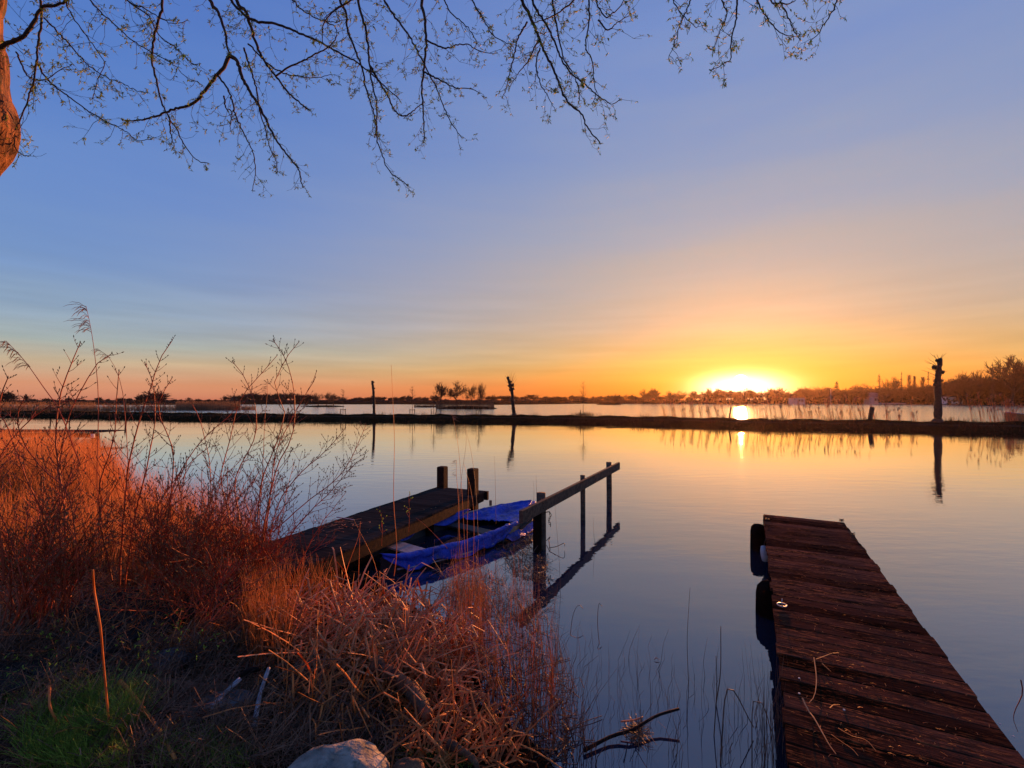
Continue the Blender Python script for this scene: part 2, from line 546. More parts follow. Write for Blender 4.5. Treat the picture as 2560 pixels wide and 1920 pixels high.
def deck_material():
    """grooved boards, dark and worn, with lichen flecks along the grain painted orange as if catching low sun"""
    m, T, b = bsdf("grooved_deck_board")
    tc = T.node("ShaderNodeTexCoord").outputs["Object"]
    oi = T.node("ShaderNodeObjectInfo")
    cb = T.node("ShaderNodeCombineXYZ")
    T.l.new(T.math("MULTIPLY", oi.outputs["Random"], 77.0), cb.inputs[0])
    T.l.new(T.math("MULTIPLY", oi.outputs["Random"], 13.0), cb.inputs[1])
    ad = T.node("ShaderNodeVectorMath", operation="ADD")
    T.l.new(tc, ad.inputs[0]); T.l.new(cb.outputs[0], ad.inputs[1])

    def noise(sc, st, det=6, ro=0.6):
        mp = T.node("ShaderNodeMapping"); mp.inputs["Scale"].default_value = st
        T.l.new(ad.outputs[0], mp.inputs[0])
        n = T.node("ShaderNodeTexNoise"); n.inputs["Scale"].default_value = sc
        n.inputs["Detail"].default_value = det; n.inputs["Roughness"].default_value = ro
        T.l.new(mp.outputs[0], n.inputs["Vector"])
        return n.outputs["Fac"]
    grain = noise(7, (1, 14, 6))
    blotch = noise(2.4, (1, 3.0, 1))
    fleck = noise(13, (1, 8.0, 3), 5, 0.70)
    col = T.mix(T.ramp(grain, [(0.3, (0, 0, 0, 1)), (0.7, (1, 1, 1, 1))]), (0.034, 0.013, 0.008, 1), (0.125, 0.050, 0.030, 1))
    col = T.mix(T.ramp(blotch, [(0.45, (0, 0, 0, 1)), (0.62, (1, 1, 1, 1))]), col, (0.014, 0.010, 0.006, 1))
    fm = T.math("MULTIPLY", T.ramp(fleck, [(0.535, (0, 0, 0, 1)), (0.62, (1, 1, 1, 1))]), T.ramp(blotch, [(0.36, (0.05, 0.05, 0.05, 1)), (0.55, (1, 1, 1, 1))]))
    col = T.mix(fm, col, (0.30, 0.10, 0.035, 1))  # fleck orange holds low sun caught on moss and grain
    vm = T.node("ShaderNodeVectorMath", operation="SCALE")
    T.l.new(col, vm.inputs[0]); T.l.new(T.math("ADD", T.math("MULTIPLY", oi.outputs["Random"], 1.3), 0.4), vm.inputs["Scale"])
    T.l.new(vm.outputs[0], b.inputs["Base Color"])
    b.inputs["Roughness"].default_value = 0.9
    b.inputs["Specular IOR Level"].default_value = 0.0
    sp = T.node("ShaderNodeSeparateXYZ"); T.l.new(tc, sp.inputs[0])
    gr = T.math("MULTIPLY", T.math("SINE", T.math("MULTIPLY", sp.outputs[1], 2 * math.pi / 0.0125)), 0.25)
    gr = T.math("MULTIPLY", gr, T.math("SUBTRACT", 1.1, T.math("MULTIPLY", blotch, 1.5), clamp=True))
    h = T.math("ADD", gr, T.math("ADD", T.math("MULTIPLY", grain, 0.8), T.math("MULTIPLY", fleck, 1.6)))
    bm = T.node("ShaderNodeBump"); bm.inputs["Strength"].default_value = 0.9; bm.inputs["Distance"].default_value = 0.006
    T.l.new(h, bm.inputs["Height"]); T.l.new(bm.outputs[0], b.inputs["Normal"])
    return m


M["deck"] = deck_material()

# ------------------------------------------------------------------ water
n = 24
V = np.array([[x, y, 0] for y in np.r_[-40, np.geomspace(1, 9000, n)] for x in np.linspace(-1, 1, 13) * 9000])
V[:, 0] = np.where(V[:, 1] < 1500, V[:, 0], V[:, 0])
nx = 13
Q = np.array([[j * nx + i, j * nx + i + 1, (j + 1) * nx + i + 1, (j + 1) * nx + i] for j in range(n) for i in range(nx - 1)])
o = link("lake_water", raw_mesh("lake_water", V, Q, M["water"])); tag(o, kind="structure")

# ------------------------------------------------------------------ near bank
SHORE = [W(1330, 1920)[:2], W(1190, 1700)[:2], W(1165, 1580)[:2], W(1030, 1490)[:2], W(860, 1425)[:2], W(720, 1375)[:2], W(560, 1320)[:2],
         W(420, 1262)[:2], W(260, 1215)[:2], W(0, 1178)[:2], W(-400, 1150)[:2]]
SHORE = [np.array([20.0, -0.5]), np.array([8.0, 0.6]), np.array([3.0, 1.3]), np.array([1.4, 1.75]), np.array([0.7, 2.1])] + SHORE


def shore_dist(x, y):
    """signed distance to the shoreline, positive on land"""
    x = np.asarray(x, float); y = np.asarray(y, float)
    best = np.full(x.shape, 1e9)
    P = np.array(SHORE)
    poly = np.vstack([P, [[-60, 12.0], [-60, -30], [40, -30], [40, -0.5]]])
    for a, b in zip(P[:-1], P[1:]):
        d = b - a
        t = np.clip(((x - a[0]) * d[0] + (y - a[1]) * d[1]) / (d @ d), 0, 1)
        best = np.minimum(best, np.hypot(x - a[0] - t * d[0], y - a[1] - t * d[1]))
    inside = np.zeros(x.shape, bool)
    for a, b in zip(poly, np.roll(poly, -1, axis=0)):
        c = ((a[1] > y) != (b[1] > y)) & (x < (b[0] - a[0]) * (y - a[1]) / (b[1] - a[1] + 1e-12) + a[0])
        inside ^= c
    return np.where(inside, best, -best)


def bank_z(x, y):
    d = shore_dist(x, y)
    d = d + 0.10 * np.sin(x * 3.1 + 1) * np.cos(y * 2.7) + 0.05 * np.sin(x * 9 + y * 7)
    h = np.where(d < 0, d * 0.5, 0.36 * (1 - np.exp(-d / 0.75)))
    h = h + np.where(d > 0, 1, 0) * (0.03 * np.sin(x * 4.3 + y) * np.cos(y * 5.1 - x) + 0.018 * np.sin(x * 13 + 2) * np.sin(y * 11))
    return np.maximum(h, -0.5)


xs = np.arange(-24, 9, 0.11); ys = np.arange(-6, 15.5, 0.11)
gx, gy = np.meshgrid(xs, ys)
gz = bank_z(gx, gy)
V = np.stack([gx, gy, gz], -1).reshape(-1, 3)
ii = np.arange(len(ys) - 1)[:, None] * len(xs) + np.arange(len(xs) - 1)[None]
Q = np.stack([ii, ii + 1, ii + 1 + len(xs), ii + len(xs)], -1).reshape(-1, 4)
keep = (V[Q][:, :, 2].max(axis=1) > -0.25)
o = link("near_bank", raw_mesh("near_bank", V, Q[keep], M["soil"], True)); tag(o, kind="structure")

# ------------------------------------------------------------------ causeway across the water
CW = [W(-500, 1036), W(0, 1041), W(300, 1047), W(600, 1051.5), W(950, 1054), W(1280, 1057), W(1600, 1063), W(1900, 1073), W(2200, 1078), W(2350, 1081), W(2560, 1086), W(3300, 1100)]
CWP = smooth_path([c[:2] for c in CW], 260)
tan = np.gradient(CWP, axis=0); tan /= np.linalg.norm(tan, axis=1, keepdims=True)
NRM = np.stack([-tan[:, 1], tan[:, 0]], axis=1)            # points away from the camera
PROF = [(-0.5, -0.4), (0.0, 0.0), (0.35, 0.16), (1.0, 0.27), (1.9, 0.34), (2.0, 0.35), (3.1, 0.38), (3.2, 0.39), (4.0, 0.50), (4.7, 0.54), (5.4, 0.42), (6.2, 0.1), (6.8, -0.4)]
cv = []
for k, (dd, zz) in enumerate(PROF):
    wob = 0.16 * np.sin(np.arange(260) * 1.7 + k) * (0 < k < 4) + 0.10 * np.sin(np.arange(260) * 0.45)
    zw = 0.05 * np.sin(np.arange(260) * 0.9 + k * 0.3) * (k in (8, 9, 10)) + 0.03 * np.sin(np.arange(260) * 2.3 + k)
    p = CWP + NRM * (dd + wob)[:, None]
    cv.append(np.column_stack([p, np.full(260, zz) + zw * (zz > 0.1)]))
V = np.concatenate(cv)
mQ = [(k, np.array([[k * 260 + i, k * 260 + i + 1, (k + 1) * 260 + i + 1, (k + 1) * 260 + i] for i in range(259)])) for k in range(len(PROF) - 1)]
Q = np.concatenate([q for k, q in mQ])
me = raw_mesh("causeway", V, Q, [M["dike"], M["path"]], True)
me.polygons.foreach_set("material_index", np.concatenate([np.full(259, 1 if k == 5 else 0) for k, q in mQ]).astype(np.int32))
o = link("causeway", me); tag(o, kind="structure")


def cw_at(px, off=4.5):
    """point on the causeway, off metres from its near waterline, seen at image column px"""
    p = CWP + NRM * off
    col = 1280 + F * p[:, 0] / p[:, 1]
    i = int(np.argmin(np.abs(col - px)))
    z = np.interp(off, [a for a, b in PROF], [b for a, b in PROF])
    return np.array([p[i, 0] + 0, p[i, 1], z])


def blades(base, h, lean, r, kink=0.0, k=4, leandir=None, droop=0.0):
    """N upright blades: base (N,3), h (N), lean (N) sideways reach"""
    N = len(base)
    a = rng.uniform(0, 2 * np.pi, N) if leandir is None else leandir
    t = np.linspace(0, 1, k)[None, :]
    reach = (t ** 1.6) * lean[:, None]
    P = np.zeros((N, k, 3))
    P[:, :, 0] = base[:, 0:1] + np.cos(a)[:, None] * reach
    P[:, :, 1] = base[:, 1:2] + np.sin(a)[:, None] * reach
    P[:, :, 2] = base[:, 2:3] + h[:, None] * (t - droop * t ** 3)
    if kink:
        P[:, 1:] += rng.normal(0, 1, (N, k - 1, 3)) * kink * h[:, None, None]
    R = np.maximum(r[:, None] * (1 - 0.75 * t), 0.0004)
    return P, R


# grass along the causeway
Ng = 14000
s = rng.uniform(0, 259, Ng); off = np.where(rng.uniform(size=Ng) < 0.55, rng.uniform(0.0, 1.9, Ng), rng.uniform(3.3, 5.8, Ng))
i0 = s.astype(int)
pp = CWP[i0] + (s - i0)[:, None] * (CWP[np.minimum(i0 + 1, 259)] - CWP[i0]) + NRM[i0] * off[:, None]
bz = np.interp(off, [a for a, b in PROF], [b for a, b in PROF])
hh = rng.uniform(0.08, 0.30, Ng) * (0.5 + 1.0 * (np.sin(s * 0.7) + np.sin(s * 1.9 + 1) > 0.4))
P, R = blades(np.column_stack([pp, bz - 0.03]), hh, hh * rng.uniform(0.1, 0.7, Ng), np.full(Ng, 0.022))
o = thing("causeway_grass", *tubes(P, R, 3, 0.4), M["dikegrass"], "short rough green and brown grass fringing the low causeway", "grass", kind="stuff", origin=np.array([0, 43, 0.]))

# ------------------------------------------------------------------ far land
def land(name, front, back, z=0.35):
    """low flat ground from a waterside line (world xy, left to right) back to depth 'back'"""
    f = np.array(front); k = len(f)
    rows = []
    for s_, zz in ((0, -0.3), (0.0015, 0.05), (0.01, z), (0.3, z + 0.15), (1.0, z + 0.2)):
        d = f / np.linalg.norm(f, axis=1, keepdims=True)
        r = np.linalg.norm(f, axis=1)
        p = d * (r + (back - r) * s_)[:, None]
        rows.append(np.column_stack([p, np.full(k, zz)]))
    V = np.concatenate(rows)
    Q = np.array([[j * k + i, j * k + i + 1, (j + 1) * k + i + 1, (j + 1) * k + i] for j in range(4) for i in range(k - 1)])
    o = link(name, raw_mesh(name, V, Q, M["land"])); tag(o, kind="structure")
    return o


fs = [(-900, 1008), (-300, 1009), (0, 1012), (150, 1013), (330, 1013.5), (480, 1013), (560, 1012), (780, 1012), (1000, 1011.5), (1080, 1012.5), (1240, 1013), (1400, 1011), (1450, 1010), (1540, 1010.5),
      (1640, 1010.5), (1800, 1010.5), (1950, 1011), (2100, 1010.5), (2300, 1010.5), (2450, 1012), (2560, 1015), (2900, 1018), (3600, 1022)]
land("far_shore", [W(a, b)[:2] for a, b in fs], 9000.0)


def island(name, x0, x1, yn, depth, z=0.5):
    a = W(x0, yn); b = W(x1, yn)
    k = 20
    V = []
    for j, (s_, zz) in enumerate(((0, -0.3), (0.12, z), (0.5, z * 1.3), (0.88, z), (1, -0.3))):
        for i in range(k):
            t = i / (k - 1)
            w_ = math.sin(math.pi * t) ** 0.5
            c = a + (b - a) * t + np.array([0, depth / 2, 0])
            off = (s_ - 0.5) * depth * w_ + 0.3 * math.sin(i * 2.1 + j)
            V.append([c[0], c[1] + off, zz * w_ if zz > 0 else zz])
    Q = np.array([[j * k + i, j * k + i + 1, (j + 1) * k + i + 1, (j + 1) * k + i] for j in range(4) for i in range(k - 1)])
    o = link(name, raw_mesh(name, V, Q, M["land"], True)); tag(o, kind="structure")


island("island", 1085, 1242, 1023, 12)
island("island_spit", 1030, 1090, 1018.5, 10, 0.3)
island("reed_island", 745, 845, 1017.5, 10, 0.35)
island("low_islet", 1500, 1565, 1012.5, 16, 0.4)


# ------------------------------------------------------------------ trees of the far shore
def grow(seed, levels=4, first=0.28, spread=0.62, nchild=5, up=0.25, lenf=0.62, start_len=0.42, r0=0.035, jitter=0.14, lean=0.0, leader=False, tmax=None):
    """a bare tree one metre high as arrays of 4-point limbs; returns trunk and crown (verts, quads)"""
    r = np.random.default_rng(seed)
    trunk, crown = [], []

    def limb(p, d, L, rad, lev):
        pts = [p]
        for i in range(3):
            d = d + r.normal(0, jitter, 3) + np.array([0, 0, up * 0.3])
            d = d / np.linalg.norm(d)
            pts.append(pts[-1] + d * L / 3)
        pts = np.array(pts)
        e = rad * (0.55 if lev else 0.6)
        (trunk if lev == 0 else crown).append((pts, np.linspace(rad, e, 4)))
        if lev >= levels:
            return
        m = nchild + (1 if lev < 2 else 0)
        for c in range(m):
            t = r.uniform(0.5 if lev == 0 else 0.25, 1.0) if c else 1.0
            q = pts[0] + 0
            f = t * 3
            i = min(int(f), 2)
            q = pts[i] + (pts[i + 1] - pts[i]) * (f - i)
            ax = r.normal(0, 1, 3); ax -= ax @ d * d; ax /= np.linalg.norm(ax) + 1e-9
            a = spread * r.uniform(0.45, 1.25)
            nd = d * math.cos(a) + ax * math.sin(a)
            nd[2] += up * 0.35
            nd /= np.linalg.norm(nd)
            limb(q, nd, L * lenf * r.uniform(0.75, 1.2) * (1.15 if lev == 0 else 1), max(e * 0.72, 0.0021), lev + 1)
    limb(np.zeros(3), np.array([lean, 0, 1.0]), start_len, r0, 0)
    allp = np.concatenate([p for p, _ in crown])
    k = 1.0 / allp[:, 2].max()
    mk = lambda L, sd: tubes(np.array([p for p, _ in L]) * k, np.array([q for _, q in L]) * k, sd)
    return mk(trunk, 5), mk(crown, 3)


def poplar(seed, width=0.13, n=240):
    r = np.random.default_rng(seed)
    P, R = [], []
    for i in range(n):
        z = r.uniform(0.12, 0.93) ** 0.9
        w_ = width * math.sin(math.pi * min(1, (z + 0.05))) ** 0.5 * r.uniform(0.5, 1.1)
        a = r.uniform(0, 6.28)
        L = r.uniform(0.10, 0.2)
        p0 = np.array([0, 0, z]); p3 = np.array([math.cos(a) * w_, math.sin(a) * w_, min(z + L, 1.0)])
        pts = np.array([p0, p0 * 0.6 + p3 * 0.4 + [0, 0, -0.015], p0 * 0.25 + p3 * 0.75 + [0, 0, 0.01], p3])
        P.append(pts); R.append([0.004, 0.003, 0.0025, 0.0015])
    tr = np.array([[[0, 0, 0], [0.004, 0, 0.3], [-0.004, 0, 0.65], [0, 0, 1.0]]])
    return tubes(tr, np.array([[0.022, 0.016, 0.01, 0.003]]), 5), tubes(np.array(P), np.array(R), 3)


def conifer(seed, width=0.16, n=150, sparse=False):
    r = np.random.default_rng(seed)
    P, R = [], []
    for i in range(n):
        z = r.uniform(0.18, 0.98)
        w_ = width * (1 - z) ** 0.8 * r.uniform(0.4, 1.15) + 0.015
        if sparse: w_ *= 0.6
        a = r.uniform(0, 6.28)
        p0 = np.array([0, 0, z]); p3 = np.array([math.cos(a) * w_, math.sin(a) * w_, z - w_ * r.uniform(-0.2, 0.5)])
        P.append(np.array([p0, p0 * .66 + p3 * .34, p0 * .33 + p3 * .67, p3])); R.append(np.array([0.007, 0.008, 0.007, 0.002]) * (0.6 if sparse else 1.5))
    tr = np.array([[[0, 0, 0], [0.003, 0, 0.3], [0, 0, 0.65], [0, 0, 1.0]]])
    return tubes(tr, np.array([[0.022, 0.016, 0.01, 0.003]]) * (0.55 if sparse else 1), 5), tubes(np.array(P), np.array(R), 3)


TREES = {}
for i in range(5):
    TREES["round%d" % i] = grow(23 + i * 7, 5, spread=0.60 + 0.035 * i, nchild=4, up=0.10, start_len=0.15 + 0.015 * i, r0=0.020, jitter=0.10, lenf=0.74)
for i in range(3):
    TREES["tall%d" % i] = grow(50 + i, 5, spread=0.46, nchild=4, up=0.24, start_len=0.18, r0=0.017, jitter=0.08, lenf=0.70)
for i in range(2):
    TREES["bush%d" % i] = grow(70 + i, 5, spread=0.75, nchild=4, up=0.16, start_len=0.06, r0=0.016, lenf=0.80, jitter=0.12)
TREES["poplar0"] = poplar(1); TREES["poplar1"] = poplar(2, 0.09)
TREES["conifer0"] = conifer(3); TREES["conifer1"] = conifer(4, 0.13, 120, True)
TMESH = {k: (raw_mesh("trunk", *a, M["fartree"]), raw_mesh("crown", *b, M["fartree"])) for k, (a, b) in TREES.items()}
TWIDTH = {k: (b[0][:, 0].max() - b[0][:, 0].min()) for k, (a, b) in TREES.items()}


def far_tree(kind, px, top, Y, wpx=None, label=None, group=None, name="bare_tree", cat="tree", base=0.3, rz=None, simple=False):
    p = D(px, top, Y)
    H = p[2] - base
    o = bpy.data.objects.new(name, None); COL.objects.link(o)
    o.location = (float(p[0]), float(Y), base)
    o.rotation_euler = (0, 0, RD.uniform(0, 6.28) if rz is None else rz)
    sx = 1.0
    if wpx:
        sx = (wpx / F * Y) / (TWIDTH[kind] * H)
    o.scale = (H * sx, H * sx, H)
    tag(o, label, cat, group)
    a, b = TMESH[kind]
    link("trunk", a, o); link("crown", b, o)
    return o


# -- trees one can name
far_tree("round0", 1100, 953, 103, 40, "bare tree standing leftmost of the four on the island, with an airy round crown", name="island_tree", base=0.5)
far_tree("round3", 1143, 951, 105, 62, "widest bare tree of the four on the island, broad spreading crown", name="island_tree", base=0.5)
far_tree("round2", 1179, 957, 106, 34, "slim bare tree third from the left on the island, lower than its neighbours", name="island_tree", base=0.5)
far_tree("round4", 1199, 951, 104, 38, "slim bare tree at the right end of the four on the island", name="island_tree", base=0.5)
far_tree("round3", 796, 981, 137, 34, "dark bare tree at the left end of the tree clump on the low reed island", name="island_tree", base=0.3)
far_tree("round4", 817, 977, 136, 40, "tallest dark bare tree in the middle of the clump on the low reed island", name="island_tree", base=0.3)
far_tree("round2", 833, 982, 139, 34, "dark bare tree at the right end of the clump on the low reed island", name="island_tree", base=0.3)
far_tree("bush0", 388, 972, 150, 66, "broad bare tree alone behind the brown reeds, seen through the left shrub", base=0.3)
far_tree("bush1", 355, 982, 155, 40, "smaller bare tree close left of the broad one behind the brown reeds", base=0.3)
far_tree("bush1", 12, 974, 150, 60, "broad bare tree at the left edge of the photo beyond the causeway", base=0.3)
far_tree("tall1", 68, 985, 160, 26, "slim bare tree just right of the broad one at the left edge of the photo", base=0.3)
far_tree("conifer0", 2092, 953, 235, 26, "small cone shaped tree standing above the woods right of the sun", name="conifer_tree")
far_tree("conifer1", 2198, 935, 215, 24, "thin ragged spire tree, first tall spike from the sun going right", name="spire_tree")
far_tree("conifer1", 2254, 929, 212, 14, "bare pole-like spire tree, second tall spike right of the sun", name="spire_tree")
far_tree("conifer1", 2321, 927, 210, 14, "bare pole-like spire tree close left of the big pollard trunk", name="spire_tree")
far_tree("conifer1", 2481, 905, 175, 16, "thin spire tree in front of the great bare crown at the right edge", name="spire_tree")
far_tree("poplar0", 2273, 937, 225, 15, "left poplar of the close pair standing between two spire trees", name="poplar_tree")
far_tree("poplar1", 2286, 940, 226, 12, "right poplar of the close pair standing between two spire trees", name="poplar_tree")
far_tree("poplar0", 2307, 942, 224, 18, "single poplar just left of the spire tree beside the big pollard", name="poplar_tree")
far_tree("round0", 2236, 940, 228, 50, "round bare crown rising between the first two spire trees", base=0.3)
far_tree("round1", 2137, 957, 232, 50, "left of two low spreading bare trees above the grey roof", base=0.3)
far_tree("round3", 2168, 957, 230, 52, "right of two low spreading bare trees above the grey roof", base=0.3)
far_tree("round0", 2530, 884, 185, 112, "great bare tree with the tallest fan shaped crown at the right edge", name="great_tree")
far_tree("round1", 2572, 888, 190, 95, "great bare tree half cut off by the right edge of the photo", name="great_tree")
far_tree("round1", 2400, 925, 190, 78, "broad bare tree rising right behind the big pollard trunk", base=0.3)
far_tree("round0", 2446, 922, 195, 60, "bare tree between the big pollard and the great fan crowned tree", base=0.3)
far_tree("round3", 1611, 971, 240, 30, "left of the small tree pair standing open on the shore left of the sun", base=0.3)
far_tree("tall2", 1638, 969, 238, 34, "right and denser of the small tree pair on the shore left of the sun", base=0.3)
far_tree("round2", 1678, 975, 240, 34, "third small bare tree on the shore toward the sun from the open pair", base=0.3)
far_tree("tall0", 1737, 976, 240, 18, "thin forked tree standing alone just left of the dark wood under the sun", base=0.3)
far_tree("round4", 1790, 966, 238, 40, "tall bare tree at the left end of the wood under the white glow", base=0.3)
far_tree("tall1", 1770, 968, 236, 24, "slim tree leaning over the left end of the wood under the white glow", base=0.3)

# -- the rest of the tree line, each tree still its own object
ORD = ["first", "second", "third", "fourth", "fifth", "sixth", "seventh", "eighth", "ninth", "tenth", "eleventh", "twelfth", "thirteenth", "fourteenth", "fifteenth", "sixteenth",
       "seventeenth", "eighteenth", "nineteenth", "twentieth"] + ["twenty-" + w for w in ("first", "second", "third", "fourth", "fifth", "sixth", "seventh", "eighth", "ninth")] + ["thirtieth"]
seg = [  # x0, x1, n, top0, top1, Y, kinds, place
    (-40, 345, 16, 998, 994, 330, ("bush0", "bush1"), "low tree", "the far line left of the broad bare tree"),
    (430, 570, 7, 997, 993, 320, ("bush0", "round1", "bush1"), "low tree", "the far line right of the broad bare tree"),
    (580, 775, 22, 984, 982, 300, ("round0", "round3", "bush0", "bush1"), "bare tree", "the far wood left of the reed island"),
    (850, 1090, 24, 992, 989, 330, ("tall0", "bush1", "round2", "bush0"), "small tree", "the far line between the two tree islands"),
    (1205, 1540, 30, 989, 989, 340, ("round2", "bush1", "tall0", "bush0", "round0"), "small tree", "the far line right of the tree island"),
    (1548, 1770, 16, 985, 982, 255, ("bush0", "bush1", "round3"), "bushy tree", "the shore wood just left of the sun"),
    (1775, 2000, 22, 974, 971, 245, ("bush0", "bush1", "round3", "round0"), "dark tree", "the wood right beneath the sun glow"),
    (2000, 2200, 16, 969, 965, 235, ("bush1", "round1", "round4", "bush0"), "dark tree", "the wood before the first spire tree"),
    (2205, 2360, 14, 964, 958, 222, ("bush0", "round4", "round1"), "dark tree", "the wood among the spire trees"),
    (2362, 2620, 18, 948, 926, 200, ("bush1", "round0", "round3", "bush0"), "dark tree", "the wood below the great fan crown"),
]
for k, (x0, x1, nn, t0, t1, Y, kinds, what, place) in enumerate(seg):
    for i in range(nn):
        f = (i + RD.uniform(-0.3, 0.3)) / max(1, nn - 1)
        px = x0 + (x1 - x0) * f
        top = t0 + (t1 - t0) * f + RD.uniform(-4, 4) * (1 if Y > 280 else 1.8)
        far_tree(RD.choice(kinds), px, top, Y * RD.uniform(0.96, 1.08), (1000 - top + 12) * RD.uniform(0.9, 1.5),
                 "%s %s from the left in %s" % (ORD[i], what, place), "trees in " + place)

# -- the undergrowth they stand in: a mass of bush clumps
def thicket(name, segs, label, density=5.0, mat="farbush"):
    P, R = [], []
    for (x0, x1, Y, t0, t1) in segs:
        nn = int(abs(x1 - x0) * density)
        for i in range(nn):
            f = rng.uniform()
            px = x0 + (x1 - x0) * f
            y = Y * rng.uniform(0.97, 1.05)
            wav = 0.65 + 0.35 * math.sin(px * 0.11 + Y) * math.sin(px * 0.037 + 2)
            H = (EYE + (HOR - (t0 + (t1 - t0) * f)) / F * y) * wav
            p0 = np.array([(px - 1280) / F * y, y, 0.1 + rng.uniform(0, 0.5) * H])
            d = rng.normal(0, 1, 3); d[2] = abs(d[2]) + 0.4; d /= np.linalg.norm(d)
            L = rng.uniform(0.3, 0.55) * H
            p1 = p0 + d * L
            p1[2] = min(p1[2], H)
            P.append([p0, (p0 + p1) / 2 + rng.normal(0, 0.1, 3), p1]); R.append(np.array([0.9, 0.8, 0.3]) * rng.uniform(0.12, 0.28) * H ** 0.6)
    thing(name, *tubes(np.array(P), np.array(R), 4), M[mat], label, "undergrowth", kind="stuff", origin=np.array([0, 250, 0.]))


thicket("far_undergrowth", [(-60, 580, 318, 999, 998), (580, 780, 305, 990, 991), (780, 1240, 322, 995, 995), (1240, 1560, 335, 993, 992)],
        "low dark undergrowth beneath the far tree line left of the sun", 9)
thicket("wood_undergrowth", [(1550, 1780, 250, 992, 986), (1775, 2000, 244, 984, 980), (2000, 2210, 236, 977, 973), (2205, 2360, 222, 968, 966), (2360, 2640, 202, 958, 938)],
        "dense dark undergrowth filling the woods along the right shore", 6)

# distant reed beds
def reed_mass(name, regs, label, mat="farreed", r=0.02, lean=-0.15):
    B, Hh = [], []
    for (x0, x1, y0, y1, h0, h1, nn) in regs:
        px = rng.uniform(x0, x1, nn); Y = rng.uniform(y0, y1, nn)
        B.append(np.column_stack([(px - 1280) / F * Y, Y, np.full(nn, 0.0)])); Hh.append(rng.uniform(h0, h1, nn))
    B = np.concatenate(B); H = np.concatenate(Hh)
    P, R = blades(B, H, H * rng.uniform(0.0, 0.2, len(H)), np.full(len(H), r) * (B[:, 1] / 60), 0.02, 3)
    thing(name, *tubes(P, R, 3, 0.5), M[mat], label, "reeds", kind="stuff", origin=np.array([B[:, 0].mean(), B[:, 1].mean(), 0.]))


reed_mass("lake_reed_bed", [(440, 600, 88, 100, 1.2, 1.9, 2600), (-40, 240, 75, 95, 0.9, 1.8, 2600), (240, 440, 80, 96, 0.6, 1.5, 1600), (560, 640, 90, 100, 0.4, 1.3, 700)],
          "brown reed bed behind the causeway at the far left")
reed_mass("island_reeds", [(1090, 1235, 100, 110, 1.0, 1.9, 1500), (1035, 1100, 124, 132, 0.5, 1.1, 500), (750, 840, 132, 140, 0.3, 0.7, 400)],
          "dark reeds and scrub covering the island with the four bare trees", mat="reed_dark")

# reeds with lit plumes on the far side of the causeway
def plumed(name, spans, label, cat="reeds"):
    SP, SR, PP, PR = [], [], [], []
    for (x0, x1, nn, hmin, hmax, pl) in spans:
        for i in range(nn):
            px = rng.uniform(x0, x1)
            b = cw_at(px, 5.6 + rng.uniform(0, 0.9)); b[0] += rng.uniform(-0.15, 0.15); b[2] = 0.0
            h = rng.uniform(hmin, hmax)
            if rng.uniform() > 0.5: h *= 0.72
            l = -h * rng.uniform(0.05, 0.30)
            e = b + [l, 0, h]
            SP.append([b, b + [l * 0.25, 0, h * 0.5], e]); SR.append([0.011, 0.009, 0.005])
            if rng.uniform() < pl:
                for q in range(5):
                    s0 = e + [0, 0, -0.04 * q]
                    t_ = s0 + np.array([rng.uniform(0.04, 0.2), rng.uniform(-0.05, 0.05), rng.uniform(-0.05, 0.12)])
                    PP.append([s0, (s0 + t_) / 2 + [0, 0, 0.03], t_]); PR.append([0.014, 0.02, 0.004])
    c = np.array(SP)[:, 0].mean(axis=0); c[2] = 0
    rt = root(name, c, label, cat)
    part("stalks", *tubes(np.array(SP), np.array(SR), 3), M["reed"], rt, kind="stuff")
    if PP:
        part("plumes", *tubes(np.array(PP), np.array(PR), 3), M["plume"], rt, kind="stuff")


plumed("plumed_reeds", [(1662, 1800, 90, 1.5, 2.1, 0.55), (1800, 1990, 90, 1.6, 2.35, 0.6)], "stand of plumed reeds behind the causeway right under the sun")
plumed("plumed_reeds", [(1990, 2180, 110, 1.4, 2.3, 0.55), (2180, 2300, 40, 1.1, 1.9, 0.6)], "stand of plumed reeds between the sun and the big pollard trunk")
plumed("plumed_reeds", [(2440, 2600, 70, 1.7, 2.6, 0.7)], "stand of plumed reeds right of the houseboat at the edge of the photo")
plumed("thin_reeds", [(1045, 1110, 26, 0.5, 0.95, 0), (1150, 1200, 24, 0.4, 0.8, 0), (1245, 1282, 16, 0.5, 0.8, 0), (880, 985, 14, 0.3, 0.6, 0), (1500, 1600, 8, 0.3, 0.5, 0)],
       "thin short reeds dotted behind the middle of the causeway")

